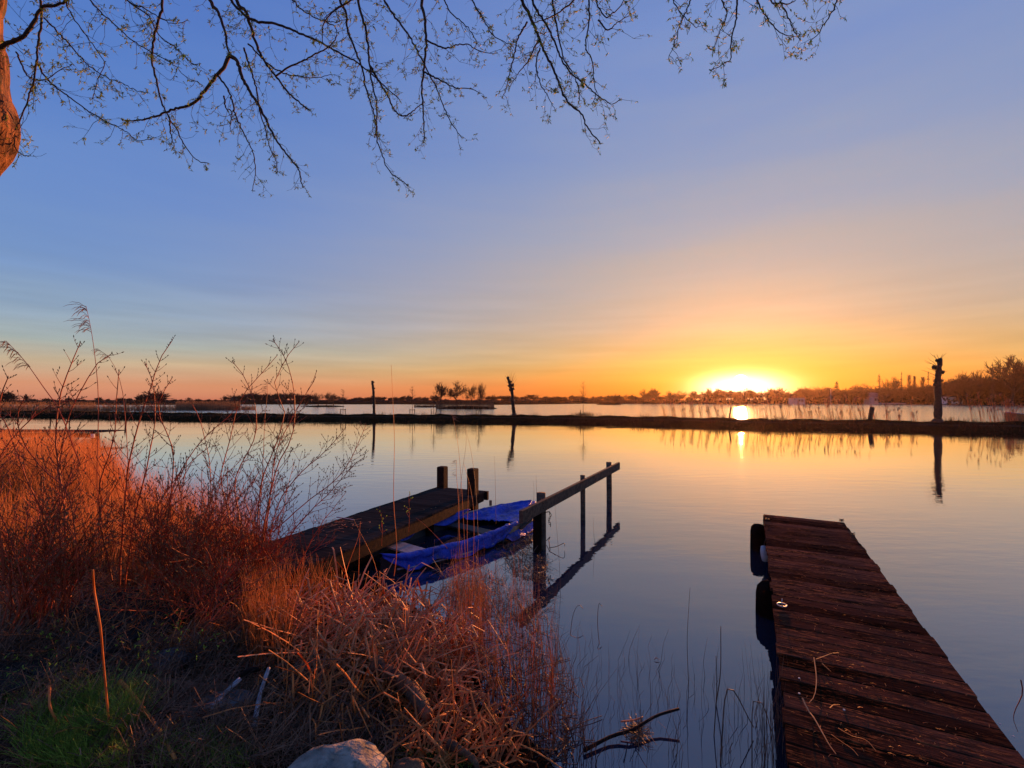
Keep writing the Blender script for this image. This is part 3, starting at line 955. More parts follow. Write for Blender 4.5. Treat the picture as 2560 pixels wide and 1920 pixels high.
# ------------------------------------------------------------------ causeway trees, posts, stakes
def pollard(px, pts, r0, knobs, shoots, label, lean_mesh_r=0.6):
    b = cw_at(px, 4.3)
    Y = b[1]
    k = lambda a, c: D(a, c, Y)
    path = [np.array([b[0], Y, b[2] - 0.1])] + [k(*p) for p in pts]
    rt = root("pollard_tree", b, label, "tree")
    V, Q = one_tube(path, r0, r0 * lean_mesh_r, 26, 9, bumpy=0.14)
    fl = one_tube([path[0], path[0] + [0, 0, 0.28]], r0 * 1.9, r0 * 0.95, 4, 9)
    vs = [(V, Q), fl]
    for (kx, ky, kr) in knobs:
        c = k(kx, ky)
        vs.append(one_tube([c - [kr * 1.1, 0, kr * rng.uniform(0, 0.8)], c + [0, 0, kr * 0.1], c + [kr * 1.1, 0, kr * rng.uniform(-0.5, 0.7)]], kr * 0.75, kr * 0.65, 7, 9, bumpy=0.35))
    V, Q = join(*vs)
    V = V + rng.normal(0, 0.06 * r0, V.shape) * [1, 1, 0.5]
    part("trunk", V, Q, M["pollard"], rt, smooth=True)
    SP, SR = [], []
    for (sx, sy, ex, ey) in shoots:
        a = k(sx, sy); e = k(ex, ey) + [0, rng.uniform(-0.3, 0.3), 0]
        SP.append([a, a * 0.6 + e * 0.4 + [0, 0, 0.02], a * 0.3 + e * 0.7 + rng.normal(0, 0.02, 3), e]); SR.append([0.018, 0.014, 0.010, 0.004])
    part("shoots", *tubes(np.array(SP), np.array(SR), 3), M["pollard"], rt)


pollard(934, [(935, 1010), (934, 985), (932, 965), (931, 952)], 0.14, [(931, 960, 0.10), (935, 972, 0.10), (932, 990, 0.1), (933, 955, .1)], [(930, 955, 928, 950), (934, 965, 938, 961)],
        "branchless dead trunk like a pole on the causeway, left of the island", 0.8)
pollard(1283, [(1282, 1005), (1280, 980), (1275, 960), (1269, 943)], 0.20, [(1278, 963, 0.24), (1279, 974, 0.22), (1270, 944, 0.12), (1275, 955, 0.14)],
        [(1272, 950, 1266, 932), (1273, 952, 1272, 928), (1276, 960, 1280, 928), (1278, 962, 1284, 933), (1279, 962, 1290, 938), (1279, 966, 1293, 946), (1274, 962, 1263, 950),
         (1280, 972, 1292, 960), (1277, 958, 1276, 934), (1278, 960, 1288, 930), (1279, 975, 1286, 966), (1271, 948, 1262, 938)],
        "leaning pollard willow with thin shoots on its head, right of the island")
pollard(2346, [(2345, 1000), (2344, 960), (2346, 930), (2349, 912), (2349, 900)], 0.235, [(2343, 918, 0.20), (2352, 931, 0.18), (2348, 899, 0.16), (2352, 952, 0.13), (2339, 962, 0.13)],
        [(2343, 899, 2333, 880), (2342, 902, 2326, 887), (2346, 896, 2345, 884), (2351, 898, 2357, 883), (2351, 896, 2353, 884), (2339, 914, 2315, 903), (2340, 916, 2320, 899),
         (2341, 930, 2320, 918), (2341, 940, 2312, 924), (2342, 946, 2325, 941), (2353, 930, 2362, 924), (2354, 935, 2362, 928), (2340, 912, 2322, 894)],
        "thick dark pollard trunk with knobbly head on the causeway at the right", 0.62)


def young_tree(px, top, label, stakes=2, Hs=0.55):
    b = cw_at(px, 4.4)
    p = D(px, top, b[1])
    H = p[2] - b[2]
    rt = root("young_tree", b, label, "tree")
    part("stem", *one_tube([b - [0, 0, .1], b + [0.02, 0, H * 0.5], b + [0, 0, H]], 0.028, 0.008, 8, 5), M["branch"], rt)
    P, R = [], []
    for i in range(46):
        z = rng.uniform(0.38, 0.98) * H
        a = rng.uniform(0, 6.28); L = 0.30 * H * (1.15 - z / H) + 0.12
        s0 = b + [0, 0, z]; e = s0 + [math.cos(a) * L * 0.7, math.sin(a) * L * 0.7, L * rng.uniform(0.25, 0.8)]
        P.append([s0, (s0 + e) / 2 + rng.normal(0, 0.02, 3), e]); R.append([0.009, 0.007, 0.003])
    part("twigs", *tubes(np.array(P), np.array(R), 3), M["branch"], rt, kind="stuff")
    for s_ in (-1, 1)[:stakes]:
        part("stake", *one_tube([b + [s_ * 0.24, 0, -0.1], b + [s_ * 0.24, 0, Hs * 0.5], b + [s_ * 0.24, 0, Hs]], 0.035, 0.035, 3, 6), M["beam"], rt)
    if stakes == 2:
        part("crossbar", *beam(b + [-0.3, 0.04, Hs * 0.85], b + [0.3, 0.04, Hs * 0.85], 0.02, 0.05), M["beam"], rt)


young_tree(852, 974, "young thin tree between two stakes on the causeway, leftmost of the staked ones")
young_tree(1033, 966, "young thin tree between two stakes on the causeway just left of the island")
young_tree(1081, 978, "young thin tree with one stake in front of the island's left end", 1)
young_tree(1197, 985, "short young tree between two stakes in front of the island's right end")
young_tree(1464, 953, "young thin tree with one stake on a mound in the middle of the causeway", 1)


def cpost(px, top, r, label, off=5.0):
    b = cw_at(px, off); e = D(px, top, b[1])
    thing("wooden_post", *one_tube([b - [0, 0, 0.2], (b + e) / 2, e], r, r, 5, 8, bumpy=0.05), M["pollard"], label, "post", origin=b)


cpost(1828, 1018, 0.06, "thin wooden post in the reeds under the sun")
cpost(2181, 1018, 0.15, "short thick wooden post on the causeway between the sun and the big pollard")
cpost(1092, 1022, 0.04, "little wooden post on the causeway in front of the island")
cpost(172, 990, 0.06, "thin dark pole on the causeway seen through the shrubs at the left", 4.4)
cpost(312, 996, 0.09, "stubby dark trunk on the causeway seen through the left shrub", 4.4)
cpost(124, 998, 0.07, "short dark trunk on the causeway nearest the left edge of the photo", 4.4)
# mound at the young tree in the middle
mb = cw_at(1464, 4.6)
Pm, Rm = blades(mb + np.column_stack([rng.normal(0, 0.5, 260), rng.normal(0, 0.4, 260), np.zeros(260)]), rng.uniform(0.1, 0.42, 260), rng.uniform(0.02, 0.2, 260), np.full(260, 0.02))
thing("grass_mound", *tubes(Pm, Rm, 3, 0.5), M["dikegrass"], "dark grassy tuft around the stake of the young tree mid-causeway", "grass", kind="stuff")

# ------------------------------------------------------------------ buildings and boats of the far shore
def cabin(name, x0, x1, ytop, ybot, Y, label, cat, roofm="roof", wallm="cabin", wins=((0.45, 0.62), (0.7, 0.85)), gable=False, base=0.0):
    a = D(x0, ybot, Y); b = D(x1, ybot, Y); t = D(x0, ytop, Y)
    w_ = b[0] - a[0]; H = t[2] - base; dp = w_ * 0.6
    c = np.array([(a[0] + b[0]) / 2, Y + dp / 2, base])
    rt = root(name, c, label, cat)
    part("wall", *box(c + [0, 0, H * 0.45], (w_, dp, H * 0.9)), M[wallm], rt)
    if gable:
        V = np.array([[-w_ / 2 - .3, -dp / 2 - .3, H * .9], [w_ / 2 + .3, -dp / 2 - .3, H * .9], [w_ / 2 + .3, dp / 2 + .3, H * .9], [-w_ / 2 - .3, dp / 2 + .3, H * .9], [-w_ / 2 + .8, 0, H * 1.45], [w_ / 2 - .8, 0, H * 1.45]]) + c
        part("roof", V, [[0, 1, 5, 4], [2, 3, 4, 5], [1, 2, 5], [3, 0, 4], [3, 2, 1, 0]], M[roofm], rt)
    else:
        part("roof", *box(c + [0, 0, H * 0.95], (w_ + 0.5, dp + 0.5, H * 0.09)), M[roofm], rt)
    for (f0, f1) in wins:
        wc = c + [-w_ / 2 + w_ * (f0 + f1) / 2, -dp / 2 - 0.02, H * 0.55]
        fr = part("window", *box(wc, (w_ * (f1 - f0), 0.08, H * 0.36)), M["roof"], rt)
        fr_pane = part("pane", *box(wc + [0, -0.04, 0], (w_ * (f1 - f0) * 0.8, 0.04, H * 0.28)), M["glass"], rt)
        fr_pane.parent = fr
    return rt, c, w_, dp, H


cabin("cabin", 1982, 2012, 994, 1009, 226, "pale flat roofed cabin on the shore right of the sun", "cabin")
cabin("house", 2173, 2203, 990, 1009, 224, "low house with a grey pitched roof among the trees below the first spire tree", "house", gable=True)
rt, c, w_, dp, H = cabin("houseboat", 2366, 2408, 992, 1008, 196, "white houseboat with dark windows afloat right of the big pollard", "houseboat", roofm="white", wallm="white", wins=((0.38, 0.5), (0.53, 0.64), (0.08, 0.2)))
part("pontoon", *box(c + [0, 0, 0.12], (w_ + 0.8, dp + 0.8, 0.55)), M["hull"], rt)
cabin("shed", 2265, 2290, 996, 1009, 222, "small dim shed on the shore under the close pair of poplars", "shed", wins=((0.3, 0.5),))
fp = D(2077, 972, 226)
thing("flagpole", *one_tube([[fp[0], 226, 0.3], [fp[0], 226, 4], [fp[0], 226, fp[2]]], 0.12, 0.08, 4, 6), M["white"], "thin pale pole standing right of the pale cabin on the shore", "pole")
for (x0, x1, lab) in ((2180, 2262, "low pale landing stage along the shore between the house and the shed"), (2408, 2445, "low pale landing stage running from the houseboat to the reeds")):
    a = W(x0, 1011.2); b = W(x1, 1011.2)
    thing("landing_stage", *beam(a + [0, 0, 0.5], b + [0, 0, 0.5], 1.2, 0.25), M["cabin"], lab, "jetty")

# rusty boat at the right edge
b0 = cw_at(2535, 7.4)
Yb = b0[1]
rt = root("moored_boat", [D(2560, 1040, Yb)[0], Yb, 0], "rusty orange boat with raked bow cut off by the right edge of the photo", "boat")
L, k = 3.6, 9
VV = []
for i in range(k):
    t = i / (k - 1)
    hw = 0.65 * min(1, (t * 2.4) ** 0.6) if i else 0.03
    g = 1.12 - 0.25 * min(1, t * 2)
    x0_ = D(2534, 1015, Yb)[0] + t * L
    for (yy, zz, sh) in ((-hw, g, 0), (-hw * 0.8, 0.35, 0.12), (-hw * 0.3, -0.15, 0.2), (hw * 0.3, -0.15, 0.2), (hw * 0.8, 0.35, 0.12), (hw, g, 0), (hw * 0.9, g - 0.02, 0), (0, g - 0.35, 0), (-hw * 0.9, g - 0.02, 0)):
        VV.append([x0_ + sh * (1 - t), Yb + 0.6 + yy, zz])
QQ = [[i * 9 + j, i * 9 + (j + 1) % 9, (i + 1) * 9 + (j + 1) % 9, (i + 1) * 9 + j] for i in range(k - 1) for j in range(9)]
part("hull", VV, QQ + [list(range(8, -1, -1)), list(range(9 * (k - 1), 9 * k))], M["rust"], rt)
part("gunwale", *one_tube([np.array(VV[i * 9]) for i in range(k)], 0.03, 0.03, 12, 5), M["hullpale"], rt)
part("bollard", *one_tube([np.array(VV[9]) + [0.15, 0.3, -0.1], np.array(VV[9]) + [0.15, 0.3, 0.1], np.array(VV[9]) + [0.15, 0.3, 0.26]], 0.04, 0.04, 3, 6), M["chain"], rt)
# ------------------------------------------------------------------ evening haze
hz = bpy.data.materials.new("evening_haze")
hz.use_nodes = True
hz.node_tree.nodes.clear()
hv = hz.node_tree.nodes.new("ShaderNodeVolumePrincipled")
ho = hz.node_tree.nodes.new("ShaderNodeOutputMaterial")
hv.inputs["Color"].default_value = (0.95, 0.62, 0.42, 1)
hv.inputs["Density"].default_value = HAZE
hv.inputs["Anisotropy"].default_value = 0.80
hz.node_tree.links.new(hv.outputs[0], ho.inputs["Volume"])
V, Q = box((0, 240, 14.0), (1500, 640, 30.0))
o = link("haze", raw_mesh("haze", V, Q, hz)); tag(o, kind="stuff", label="thin evening haze lying over the whole lake")
#PART2
# ------------------------------------------------------------------ timber docks
def dock(name, far_l, far_r, vp_px, zt, length, pitch, gap, mat, label, name_plank="plank", over=0.0):
    """far_l, far_r: pixels of the far corners on the deck plane; runs back towards the bank"""
    a = W(*far_l, zt); b = W(*far_r, zt)
    ac = (a + b) / 2
    wd = np.linalg.norm(b - a)
    e = (b - a) / wd
    d = np.array([(vp_px - 1280) / F, 1.0, 0]); d /= np.linalg.norm(d)
    e = np.array([d[1], -d[0], 0.0])                    # square to the run
    rz = math.atan2(e[1], e[0])
    rt = root(name, [ac[0], ac[1], 0], label, "dock")
    n_ = int(length / pitch)
    me = None
    for i in range(n_):
        c = ac - d * (pitch * (i + 0.5)) - [0, 0, 0.014]
        if me is None:
            V, Q = box((0, 0, 0), (wd, pitch - gap, 0.028), 0, 0.0015)
            me = raw_mesh(name_plank, V, Q, M[mat])
        o = link(name_plank, me, rt)
        o.location = (c[0] - ac[0] + RD.uniform(-0.006, 0.006), c[1] - ac[1], c[2] + RD.uniform(-0.0008, 0.0008))
        o.rotation_euler = (RD.uniform(-0.003, 0.003), RD.uniform(-0.001, 0.001), rz + RD.uniform(-0.006, 0.006))
        o.scale = (1 + RD.uniform(-0.016, 0.016), 1, 1)
    return rt, ac, d, e, wd


DL, acL, dL, eL, wL = dock("left_dock", (1094, 1217), (1213, 1228), 1757, 0.40, 6.9, 0.143, 0.007, "deck_old",
                           "old dark wooden dock with two square end posts, left of the blue covered boat")
h = wL / 2
far = acL + dL * 0.0
for s_ in (-1, 1):
    a = far + eL * s_ * (h - 0.04) + [0, 0, -0.10]; b = a - dL * 6.8
    part("side_beam", *beam(a - dL * 0.05, b, 0.06, 0.14), M["beam"], DL)
part("end_beam", *beam(far + dL * 0.035 - eL * (h + 0.02) + [0, 0, -0.085], far + dL * 0.035 + eL * (h + 0.03) + [0, 0, -0.085], 0.06, 0.15), M["beam"], DL)
for (px_, top, lab) in ((1106, 1166, None), (1182, 1171, None)):
    bb = W(px_, 1219 if px_ < 1150 else 1236, 0.40)
    tt = D(px_, top, bb[1])
    V, Q = box((bb[0], bb[1], (tt[2] - 0.5) / 2), (0.145, 0.145, tt[2] + 0.5), math.atan2(eL[1], eL[0]), 0.012)
    part("post", V, Q, M["beam"], DL)
for kk in (1.6, 3.4):
    for s_ in (-1, 1):
        p = acL - dL * kk + eL * s_ * (h - 0.12)
        part("pile", *one_tube([p - [0, 0, 0.9], p - [0, 0, 0.45], p - [0, 0, 0.03]], 0.06, 0.06, 4, 8), M["pile"], DL)

DR, acR, dR, eR, wR = dock("right_dock", (1908, 1285), (2111, 1306), 1878, 0.40, 6.6, 0.142, 0.010, "deck",
                           "dark grooved plank dock reaching from the lower right corner out over the water")
h = wR / 2
for s_ in (-1, 1):
    a = acR + eR * s_ * (h - 0.05) + [0, 0, -0.10]; b = a - dR * 6.5
    part("side_beam", *beam(a - dR * 0.03, b, 0.05, 0.14), M["pile"], DR)
part("end_beam", *beam(acR + dR * 0.03 - eR * h + [0, 0, -0.09], acR + dR * 0.03 + eR * h + [0, 0, -0.09], 0.05, 0.13), M["beam"], DR)
for kk in (0.35, 2.6, 4.6):
    for s_ in (-1, 1):
        p = acR - dR * kk + eR * s_ * (h - 0.16)
        part("pile", *one_tube([p - [0, 0, 0.9], p - [0, 0, 0.45], p - [0, 0, 0.03]], 0.065, 0.065, 4, 8), M["pile"], DR)


def on_dock(ac, px, py, z=0.40):
    return W(px, py, z)


# rounded mooring piles by the right dock
def mooring_pile(px, ytop, ztop, r, label):
    c = W(px, ytop, ztop)
    prof = [(-0.9, r), (0.0, r), (ztop - r * 1.1, r * 0.98), (ztop - r * 0.5, r * 0.88), (ztop - r * 0.15, r * 0.6), (ztop, r * 0.05)]
    P = np.array([[[c[0], c[1], z] for z, _ in prof]]); R = np.array([[q for _, q in prof]])
    V, Q = tubes(P, R, 16)
    return thing("mooring_pile", V, Q, M["pile"], label, "pile", smooth=True, origin=np.array([c[0], c[1], 0.0]), group="rounded piles beside the right dock")


mooring_pile(1896, 1309, 0.35, 0.10, "black rounded mooring pile by the far end of the right dock, behind the pale fender")
mooring_pile(1923, 1453, 0.31, 0.115, "black rounded mooring pile halfway along the right dock, nearer the camera")
# pale fender
c = W(1910, 1400, 0.1)
f0 = D(1909, 1366, c[1] - 0.05); f1 = D(1913, 1402, c[1] - 0.05)
pf = [f0 + [0, 0, 0.01], f0, f0 * 0.7 + f1 * 0.3, f0 * 0.3 + f1 * 0.7, f1, f1 - [0, 0, 0.012]]
rt = root("boat_fender", f1, "pale grey boat fender hanging at the left side of the right dock", "fender")
V, Q = tubes(np.array([pf]), np.array([[0.004, 0.030, 0.040, 0.040, 0.032, 0.004]]), 12)
part("body", V, Q, M["fender"], rt, smooth=True)
part("cord", *one_tube([f0, f0 + [0.03, 0.02, 0.06], f0 + [0.07, 0.05, 0.11]], 0.005, 0.005, 5, 5), M["chain"], rt)


# ring bolts and screws on the right dock
def ring(px, py, r, label, lying=True):
    c = W(px, py, 0.412)
    t = np.linspace(0, 2 * np.pi, 17)
    P = np.column_stack([c[0] + r * np.cos(t), c[1] + r * np.sin(t), np.full(17, c[2])])
    rt = root("mooring_ring", c - [0, 0, 0.012], label, "ring")
    part("ring", *tubes(P[None], np.full((1, 17), 0.0045), 6), M["metal"], rt, smooth=True)
    part("eye_bolt", *one_tube([c + [r * 0.5, r * 0.9, -0.012], c + [r * 0.5, r * 0.9, 0.012], c + [r * 0.55, r * 0.9, 0.035]], 0.004, 0.003, 4, 6), M["metal"], rt)


ring(1955, 1512, 0.033, "small galvanised mooring ring lying near the left edge of the right dock")
for (px_, py_, lab) in ((1918, 1299, "small metal cleat at the far left corner of the right dock"), (2104, 1303, "small metal cleat at the far right corner of the right dock"), (2131, 1338, "small metal cleat at the right edge of the right dock near its end")):
    c = W(px_, py_, 0.40)
    rt = root("cleat", c, lab, "cleat")
    part("base", *box(c + [0, 0, 0.006], (0.05, 0.03, 0.012), 0.3), M["chain"], rt)
    part("horn", *one_tube([c + [-0.03, 0, 0.028], c + [0, 0, 0.022], c + [0.03, 0, 0.028]], 0.006, 0.005, 5, 6), M["chain"], rt)
    part("stem", *box(c + [0, 0, 0.017], (0.014, 0.014, 0.012), 0.3), M["chain"], rt)
for (px_, py_, wh) in ((1998, 1696, "near the left edge, upper of two"), (1998, 1734, "near the left edge, lower of two"), (2500, 1811, "near the right edge, upper of two"), (2533, 1842, "near the right edge, lower of two"), (2110, 1775, "beside the straw in the middle")):
    c = W(px_, py_, 0.40)
    V, Q = one_tube([c, c + [0, 0, 0.002], c + [0, 0, 0.004]], 0.006, 0.005, 3, 8)
    thing("screw_head", V, Q, M["metal"], "shiny screw head in the right dock " + wh, "screw", group="screw heads on the right dock")


def px_path(pts, z):
    return [W(x, y, z_ if isinstance(z_, float) else z) for (x, y, z_) in [(p[0], p[1], p[2] if len(p) > 2 else z) for p in pts]]


def dead_stalk(pts, z, r, label, mat="reed_pale", r1=None, name="reed_stalk"):
    P = px_path(pts, z)
    return thing(name, *one_tube(P, r, r1 or r * 0.5, 10, 5, 0.6), M[mat], label, "reed stalk")


dead_stalk([(2035, 1644), (2040, 1680), (2041, 1710), (2036, 1740), (2023, 1757)], 0.408, 0.0032, "curved pale reed stalk lying on the middle of the right dock")
dead_stalk([(2040, 1648, 0.408), (2062, 1640, 0.42), (2080, 1633, 0.43), (2098, 1632, 0.44)], 0.41, 0.0022, "short forked straw end lying above the curved stalk on the right dock")
dead_stalk([(2055, 1658), (2065, 1668), (2077, 1678)], 0.406, 0.0018, "tiny straw piece beside the curved stalk on the right dock")
dead_stalk([(2006, 1745, 0.43), (2020, 1775), (2035, 1795), (2055, 1830), (2075, 1865), (2090, 1885)], 0.408, 0.0042, "thick pale reed stalk lying aslant on the near part of the right dock")
dead_stalk([(2078, 1836), (2105, 1855), (2130, 1872), (2146, 1890)], 0.406, 0.002, "thin green brown stalk right of the thick one on the right dock", "reed")
dead_stalk([(2095, 1820), (2130, 1840), (2165, 1850), (2190, 1877)], 0.406, 0.0025, "frayed brown stem lying beside the thick stalk on the right dock", "reed")
dead_stalk([(2075, 1770), (2085, 1762), (2100, 1762)], 0.408, 0.003, "short curled leaf scrap on the middle planks of the right dock", "reed")
P_, R_ = [], []
for i in range(420):
    px_, py_ = rng.uniform(1930, 2500), rng.uniform(1310, 1915)
    c = W(px_, py_, 0.4045)
    u_ = (c - acR) @ eR
    if abs(u_) > wR / 2 - 0.03: continue
    a_ = rng.uniform(0, 3.14); L = rng.uniform(0.006, 0.03)
    dv = np.array([math.cos(a_), math.sin(a_), 0]) * L
    P_.append([c, c + dv * 0.5 + [0, 0, 0.003], c + dv]); R_.append(np.array([1, 1, 0.5]) * rng.uniform(0.0008, 0.002))
thing("deck_litter", *tubes(np.array(P_), np.array(R_), 3, 0.5), M["reed"], "tiny bits of straw and leaf scattered over the right dock", "litter", kind="stuff")
dead_stalk([(2552, 1700, 0.9), (2556, 1735, 0.8), (2538, 1775, 0.65), (2534, 1800, 0.5), (2545, 1830, 0.42)], 0.5, 0.0022, "thin reddish stem rising at the right edge beyond the right dock", "twig", name="red_stem")

# ------------------------------------------------------------------ mooring rail in the water
nearR = np.array([(1302 - 1280) / F * 5.40, 5.40, 0]); farR = np.array([(1547 - 1280) / F * 9.55, 9.55, 0])
zr = 0.63
rt = root("mooring_rail", nearR, "weathered plank rail on round posts standing in the water right of the boat", "rail")
dv = (farR - nearR) / np.linalg.norm(farR - nearR)
sd = np.array([dv[1], -dv[0], 0])
part("rail_plank", *beam(nearR + [0, 0, zr - 0.01], farR + [0, 0, zr], 0.048, 0.148, 0.004), M["rail"], rt)


def rail_post(px, r, ztop, side=1, dz=0.0):
    # walk along the rail to the column px
    for t in np.linspace(0, 1, 400):
        p = nearR + (farR - nearR) * t + sd * side * -(0.024 + r)
        if 1280 + F * p[0] / p[1] >= px:
            break
    part("post", *one_tube([p - [0, 0, 1.0], p + [r * 0.15, 0, 0.1], p + [0, 0, ztop]], r, r * 0.97, 7, 10, bumpy=0.03), M["rail"], rt, smooth=True)
    return p


pp_ = rail_post(1352, 0.062, 0.755)
part("post", *one_tube([pp_ + sd * 0.0 - dv * 0.125 - [0, 0, 1.0], pp_ - dv * 0.125, pp_ - dv * 0.125 + [0, 0, 0.60]], 0.060, 0.056, 6, 10), M["pile"], rt, smooth=True)
rail_post(1456, 0.042, 0.745)
rail_post(1522, 0.054, 0.76)
for t_ in (0.13, 0.6, 0.9):
    for dz_ in (-0.03, 0.035):
        p = nearR + (farR - nearR) * t_ + sd * 0.026 + [0, 0, zr + dz_]
        part("bolt", *one_tube([p, p + sd * 0.004, p + sd * 0.010], 0.008, 0.006, 3, 6), M["chain"], rt)
# chain on the thick post
cr = root("chain", pp_ + [0, 0, 0.2], "short rusty chain hanging from the thick near post of the mooring rail", "chain")
base = pp_ + sd * 0.10 + [0.02, -0.03, 0.50]
for i in range(7):
    c = base + np.array([0.012 * math.sin(i * 1.3), 0, -0.027 * i])
    t = np.linspace(0, 2 * np.pi, 9)
    fl = i % 2
    P = np.column_stack([c[0] + (0.011 * np.cos(t) if fl else 0.003 * np.cos(t)), c[1] + (0.0 * t if fl else 0.011 * np.cos(t)), c[2] + 0.02 * np.sin(t)])
    part("link", *tubes(P[None], np.full((1, 9), 0.0042), 4), M["chain"], cr)
part("shackle", *one_tube([pp_ + sd * 0.05 + [0, -0.02, 0.50], base + [0, 0, 0.02], base + [0.01, 0, 0]], 0.007, 0.006, 5, 5), M["chain"], cr)

# ------------------------------------------------------------------ the boat under its blue sheet
B0 = W(938, 1380, 0.22); B1 = W(1330, 1252, 0.26)      # near-left tip, far-right tip
BV = B1 - B0; BV[2] = 0
BL = np.linalg.norm(BV); BV /= BL
BS = np.array([BV[1], -BV[0], 0])                        # to the right (towards camera side)
BO = np.array([B0[0], B0[1], 0.0])


def half(t):
    return 0.53 * np.clip(np.sin(np.pi * np.clip(t * 0.86 + 0.09, 0, 1)), 0, 1) ** 0.62 * (1 - 0.75 * np.clip((t - 0.86) / 0.14, 0, 1) ** 2) * np.clip(t / 0.06 + 0.45, 0, 1)


def gun(t):
    return 0.155 + 0.075 * t ** 2 + 0.03 * (1 - t) ** 3


def bpt(t, s, z, bulge=0.0):
    """t along, s -1..1 across (1 = towards camera side), z height"""
    return BO + BV * (t * BL) + BS * (s * half(t) + bulge) + np.array([0, 0, z])


boat = root("rowing_boat", BO + BV * BL / 2, "small rowing boat half full of water between the left dock and the mooring rail", "boat")
k, ts = 22, np.linspace(0, 1, 22)
VV = []
prof = [(-1.0, 1.0), (-0.97, 0.3), (-0.8, -0.35), (0.8, -0.35), (0.97, 0.3), (1.0, 1.0), (0.93, 0.98), (0.88, 0.2), (0.70, -0.12), (-0.70, -0.12), (-0.88, 0.2), (-0.93, 0.98)]
for t in ts:
    for s_, g in prof:
        VV.append(bpt(t, s_, gun(t) * g if g > 0 else g * 0.35))
QQ = [[i * 12 + j, i * 12 + (j + 1) % 12, (i + 1) * 12 + (j + 1) % 12, (i + 1) * 12 + j] for i in range(k - 1) for j in range(12)]
part("hull", VV, QQ + [[j for j in range(11, -1, -1)], [12 * (k - 1) + j for j in range(12)]], M["hull"], boat)
for s_ in (-1, 1):
    part("gunwale", *one_tube([bpt(t, s_ * 0.985, gun(t) + 0.012) for t in np.linspace(0.01, 0.99, 14)], 0.017, 0.017, 40, 6, 0.6), M["hullpale"], boat)
part("rubbing_strake", *one_tube([bpt(t, 1.02, gun(t) * 0.28, 0.01) for t in np.linspace(0.03, 0.9, 12)], 0.016, 0.016, 30, 6, 0.7), M["hullpale"], boat)
a_ = bpt(0.10, -0.9, 0.185); b_ = bpt(0.10, 0.9, 0.185)
part("seat", *beam(bpt(0.13, -0.93, 0.165), bpt(0.13, 0.93, 0.165), 0.24, 0.02), M["hullpale"], boat)
part("seat", *beam(bpt(0.52, -0.9, 0.120), bpt(0.52, 0.9, 0.120), 0.20, 0.02), M["hull"], boat)
# bilge water inside
row = [[bpt(t, s_ * 0.86, 0.060) for s_ in np.linspace(-1, 1, 7)] for t in np.linspace(0.03, 0.94, 16)]
V = np.array(row).reshape(-1, 3)
Q = [[i * 7 + j, i * 7 + j + 1, (i + 1) * 7 + j + 1, (i + 1) * 7 + j] for i in range(15) for j in range(6)]
part("bilge_water", V, Q, M["water"], boat)
# small red stub on the far gunwale
c = bpt(0.80, -0.98, gun(0.8) + 0.05)
part("rowlock", *box(c + [0, 0, 0.03], (0.035, 0.03, 0.09), 0.6, 0.004), M["rust"], boat)


from mathutils import noise as mn


def wr(t, s_, a=1.0, seed=0.0):
    n1 = mn.noise(Vector((t * 7 + seed, s_ * 1.6, seed))); n2 = mn.noise(Vector((t * 19 + s_ * 3, s_ * 4 + seed, 3.0))); n3 = abs(mn.noise(Vector((t * 30 - s_ * 9, s_ * 5, seed + 7))))
    return a * (0.022 * n1 + 0.016 * n2 - 0.020 * n3) if a else (0.014 * math.sin(t * 41 + s_ * 9 + seed) + 0.010 * math.sin(t * 83 + s_ * 21 + seed * 2) + 0.012 * math.sin(t * 19 - s_ * 13 + seed))


def sheet(name, f, nu, nv, mat, parent, thick=0.003):
    V = np.array([[f(u, v) for v in np.linspace(0, 1, nv)] for u in np.linspace(0, 1, nu)]).reshape(-1, 3)
    Q = np.array([[i * nv + j, i * nv + j + 1, (i + 1) * nv + j + 1, (i + 1) * nv + j] for i in range(nu - 1) for j in range(nv - 1)])
    o = part(name, V, Q, M[mat], parent, smooth=True)
    sm = o.modifiers.new("thickness", "SOLIDIFY"); sm.thickness = thick
    return o


sheetr = root("tarpaulin", BO + BV * BL / 2 + [0, 0, 0.2], "torn bright blue tarpaulin draped along both sides of the small boat", "tarpaulin")


def drape(side, t0, t1, inn, out, hem, seed, lift=0.0):
    """over one gunwale: v=0 inside, v=1 the outside hem"""
    def f(u, v):
        t = t0 + (t1 - t0) * u
        g = gun(t)
        taper = min(1.0, 6 * u + 0.25, 6 * (1 - u) + 0.25)
        hw = hem * (0.85 + 0.55 * mn.noise(Vector((u * 5, seed, 0))) + 0.2 * mn.noise(Vector((u * 19, seed, 4)))) * taper
        iw = inn * (0.7 + 0.3 * math.sin(u * 13 + seed * 2)) * taper
        if v < 0.4:
            q = 1 - v / 0.4
            p = bpt(t, side * (1 - 0.0), g + 0.035 + lift, 0) - BS * side * (0.02 + iw * q * 0.8) - np.array([0, 0, iw * q * 0.75])
        else:
            q = (v - 0.4) / 0.6
            p = bpt(t, side, g + 0.035 + lift, 0) + BS * side * (0.02 + out * q) - np.array([0, 0, hw * q])
            p[2] = max(p[2], 0.012)
        w_ = wr(t, v * 2, 1.0, seed)
        return p + BS * side * w_ + np.array([0, 0, abs(w_) * 0.5])
    return f


sheet("near_side_drape", drape(1, 0.0, 0.60, 0.02, 0.03, 0.21, 1.0), 90, 14, "blue", sheetr)
sheet("rim_strip", drape(1, 0.56, 1.0, 0.03, 0.02, 0.055, 6.0), 60, 10, "blue", sheetr)
sheet("near_side_fold", drape(1, 0.54, 0.90, 0.00, 0.10, 0.14, 4.0, -0.12), 60, 12, "blue", sheetr)
sheet("far_side_drape", drape(-1, 0.10, 0.66, 0.15, 0.03, 0.10, 2.5, 0.03), 80, 14, "blue", sheetr)


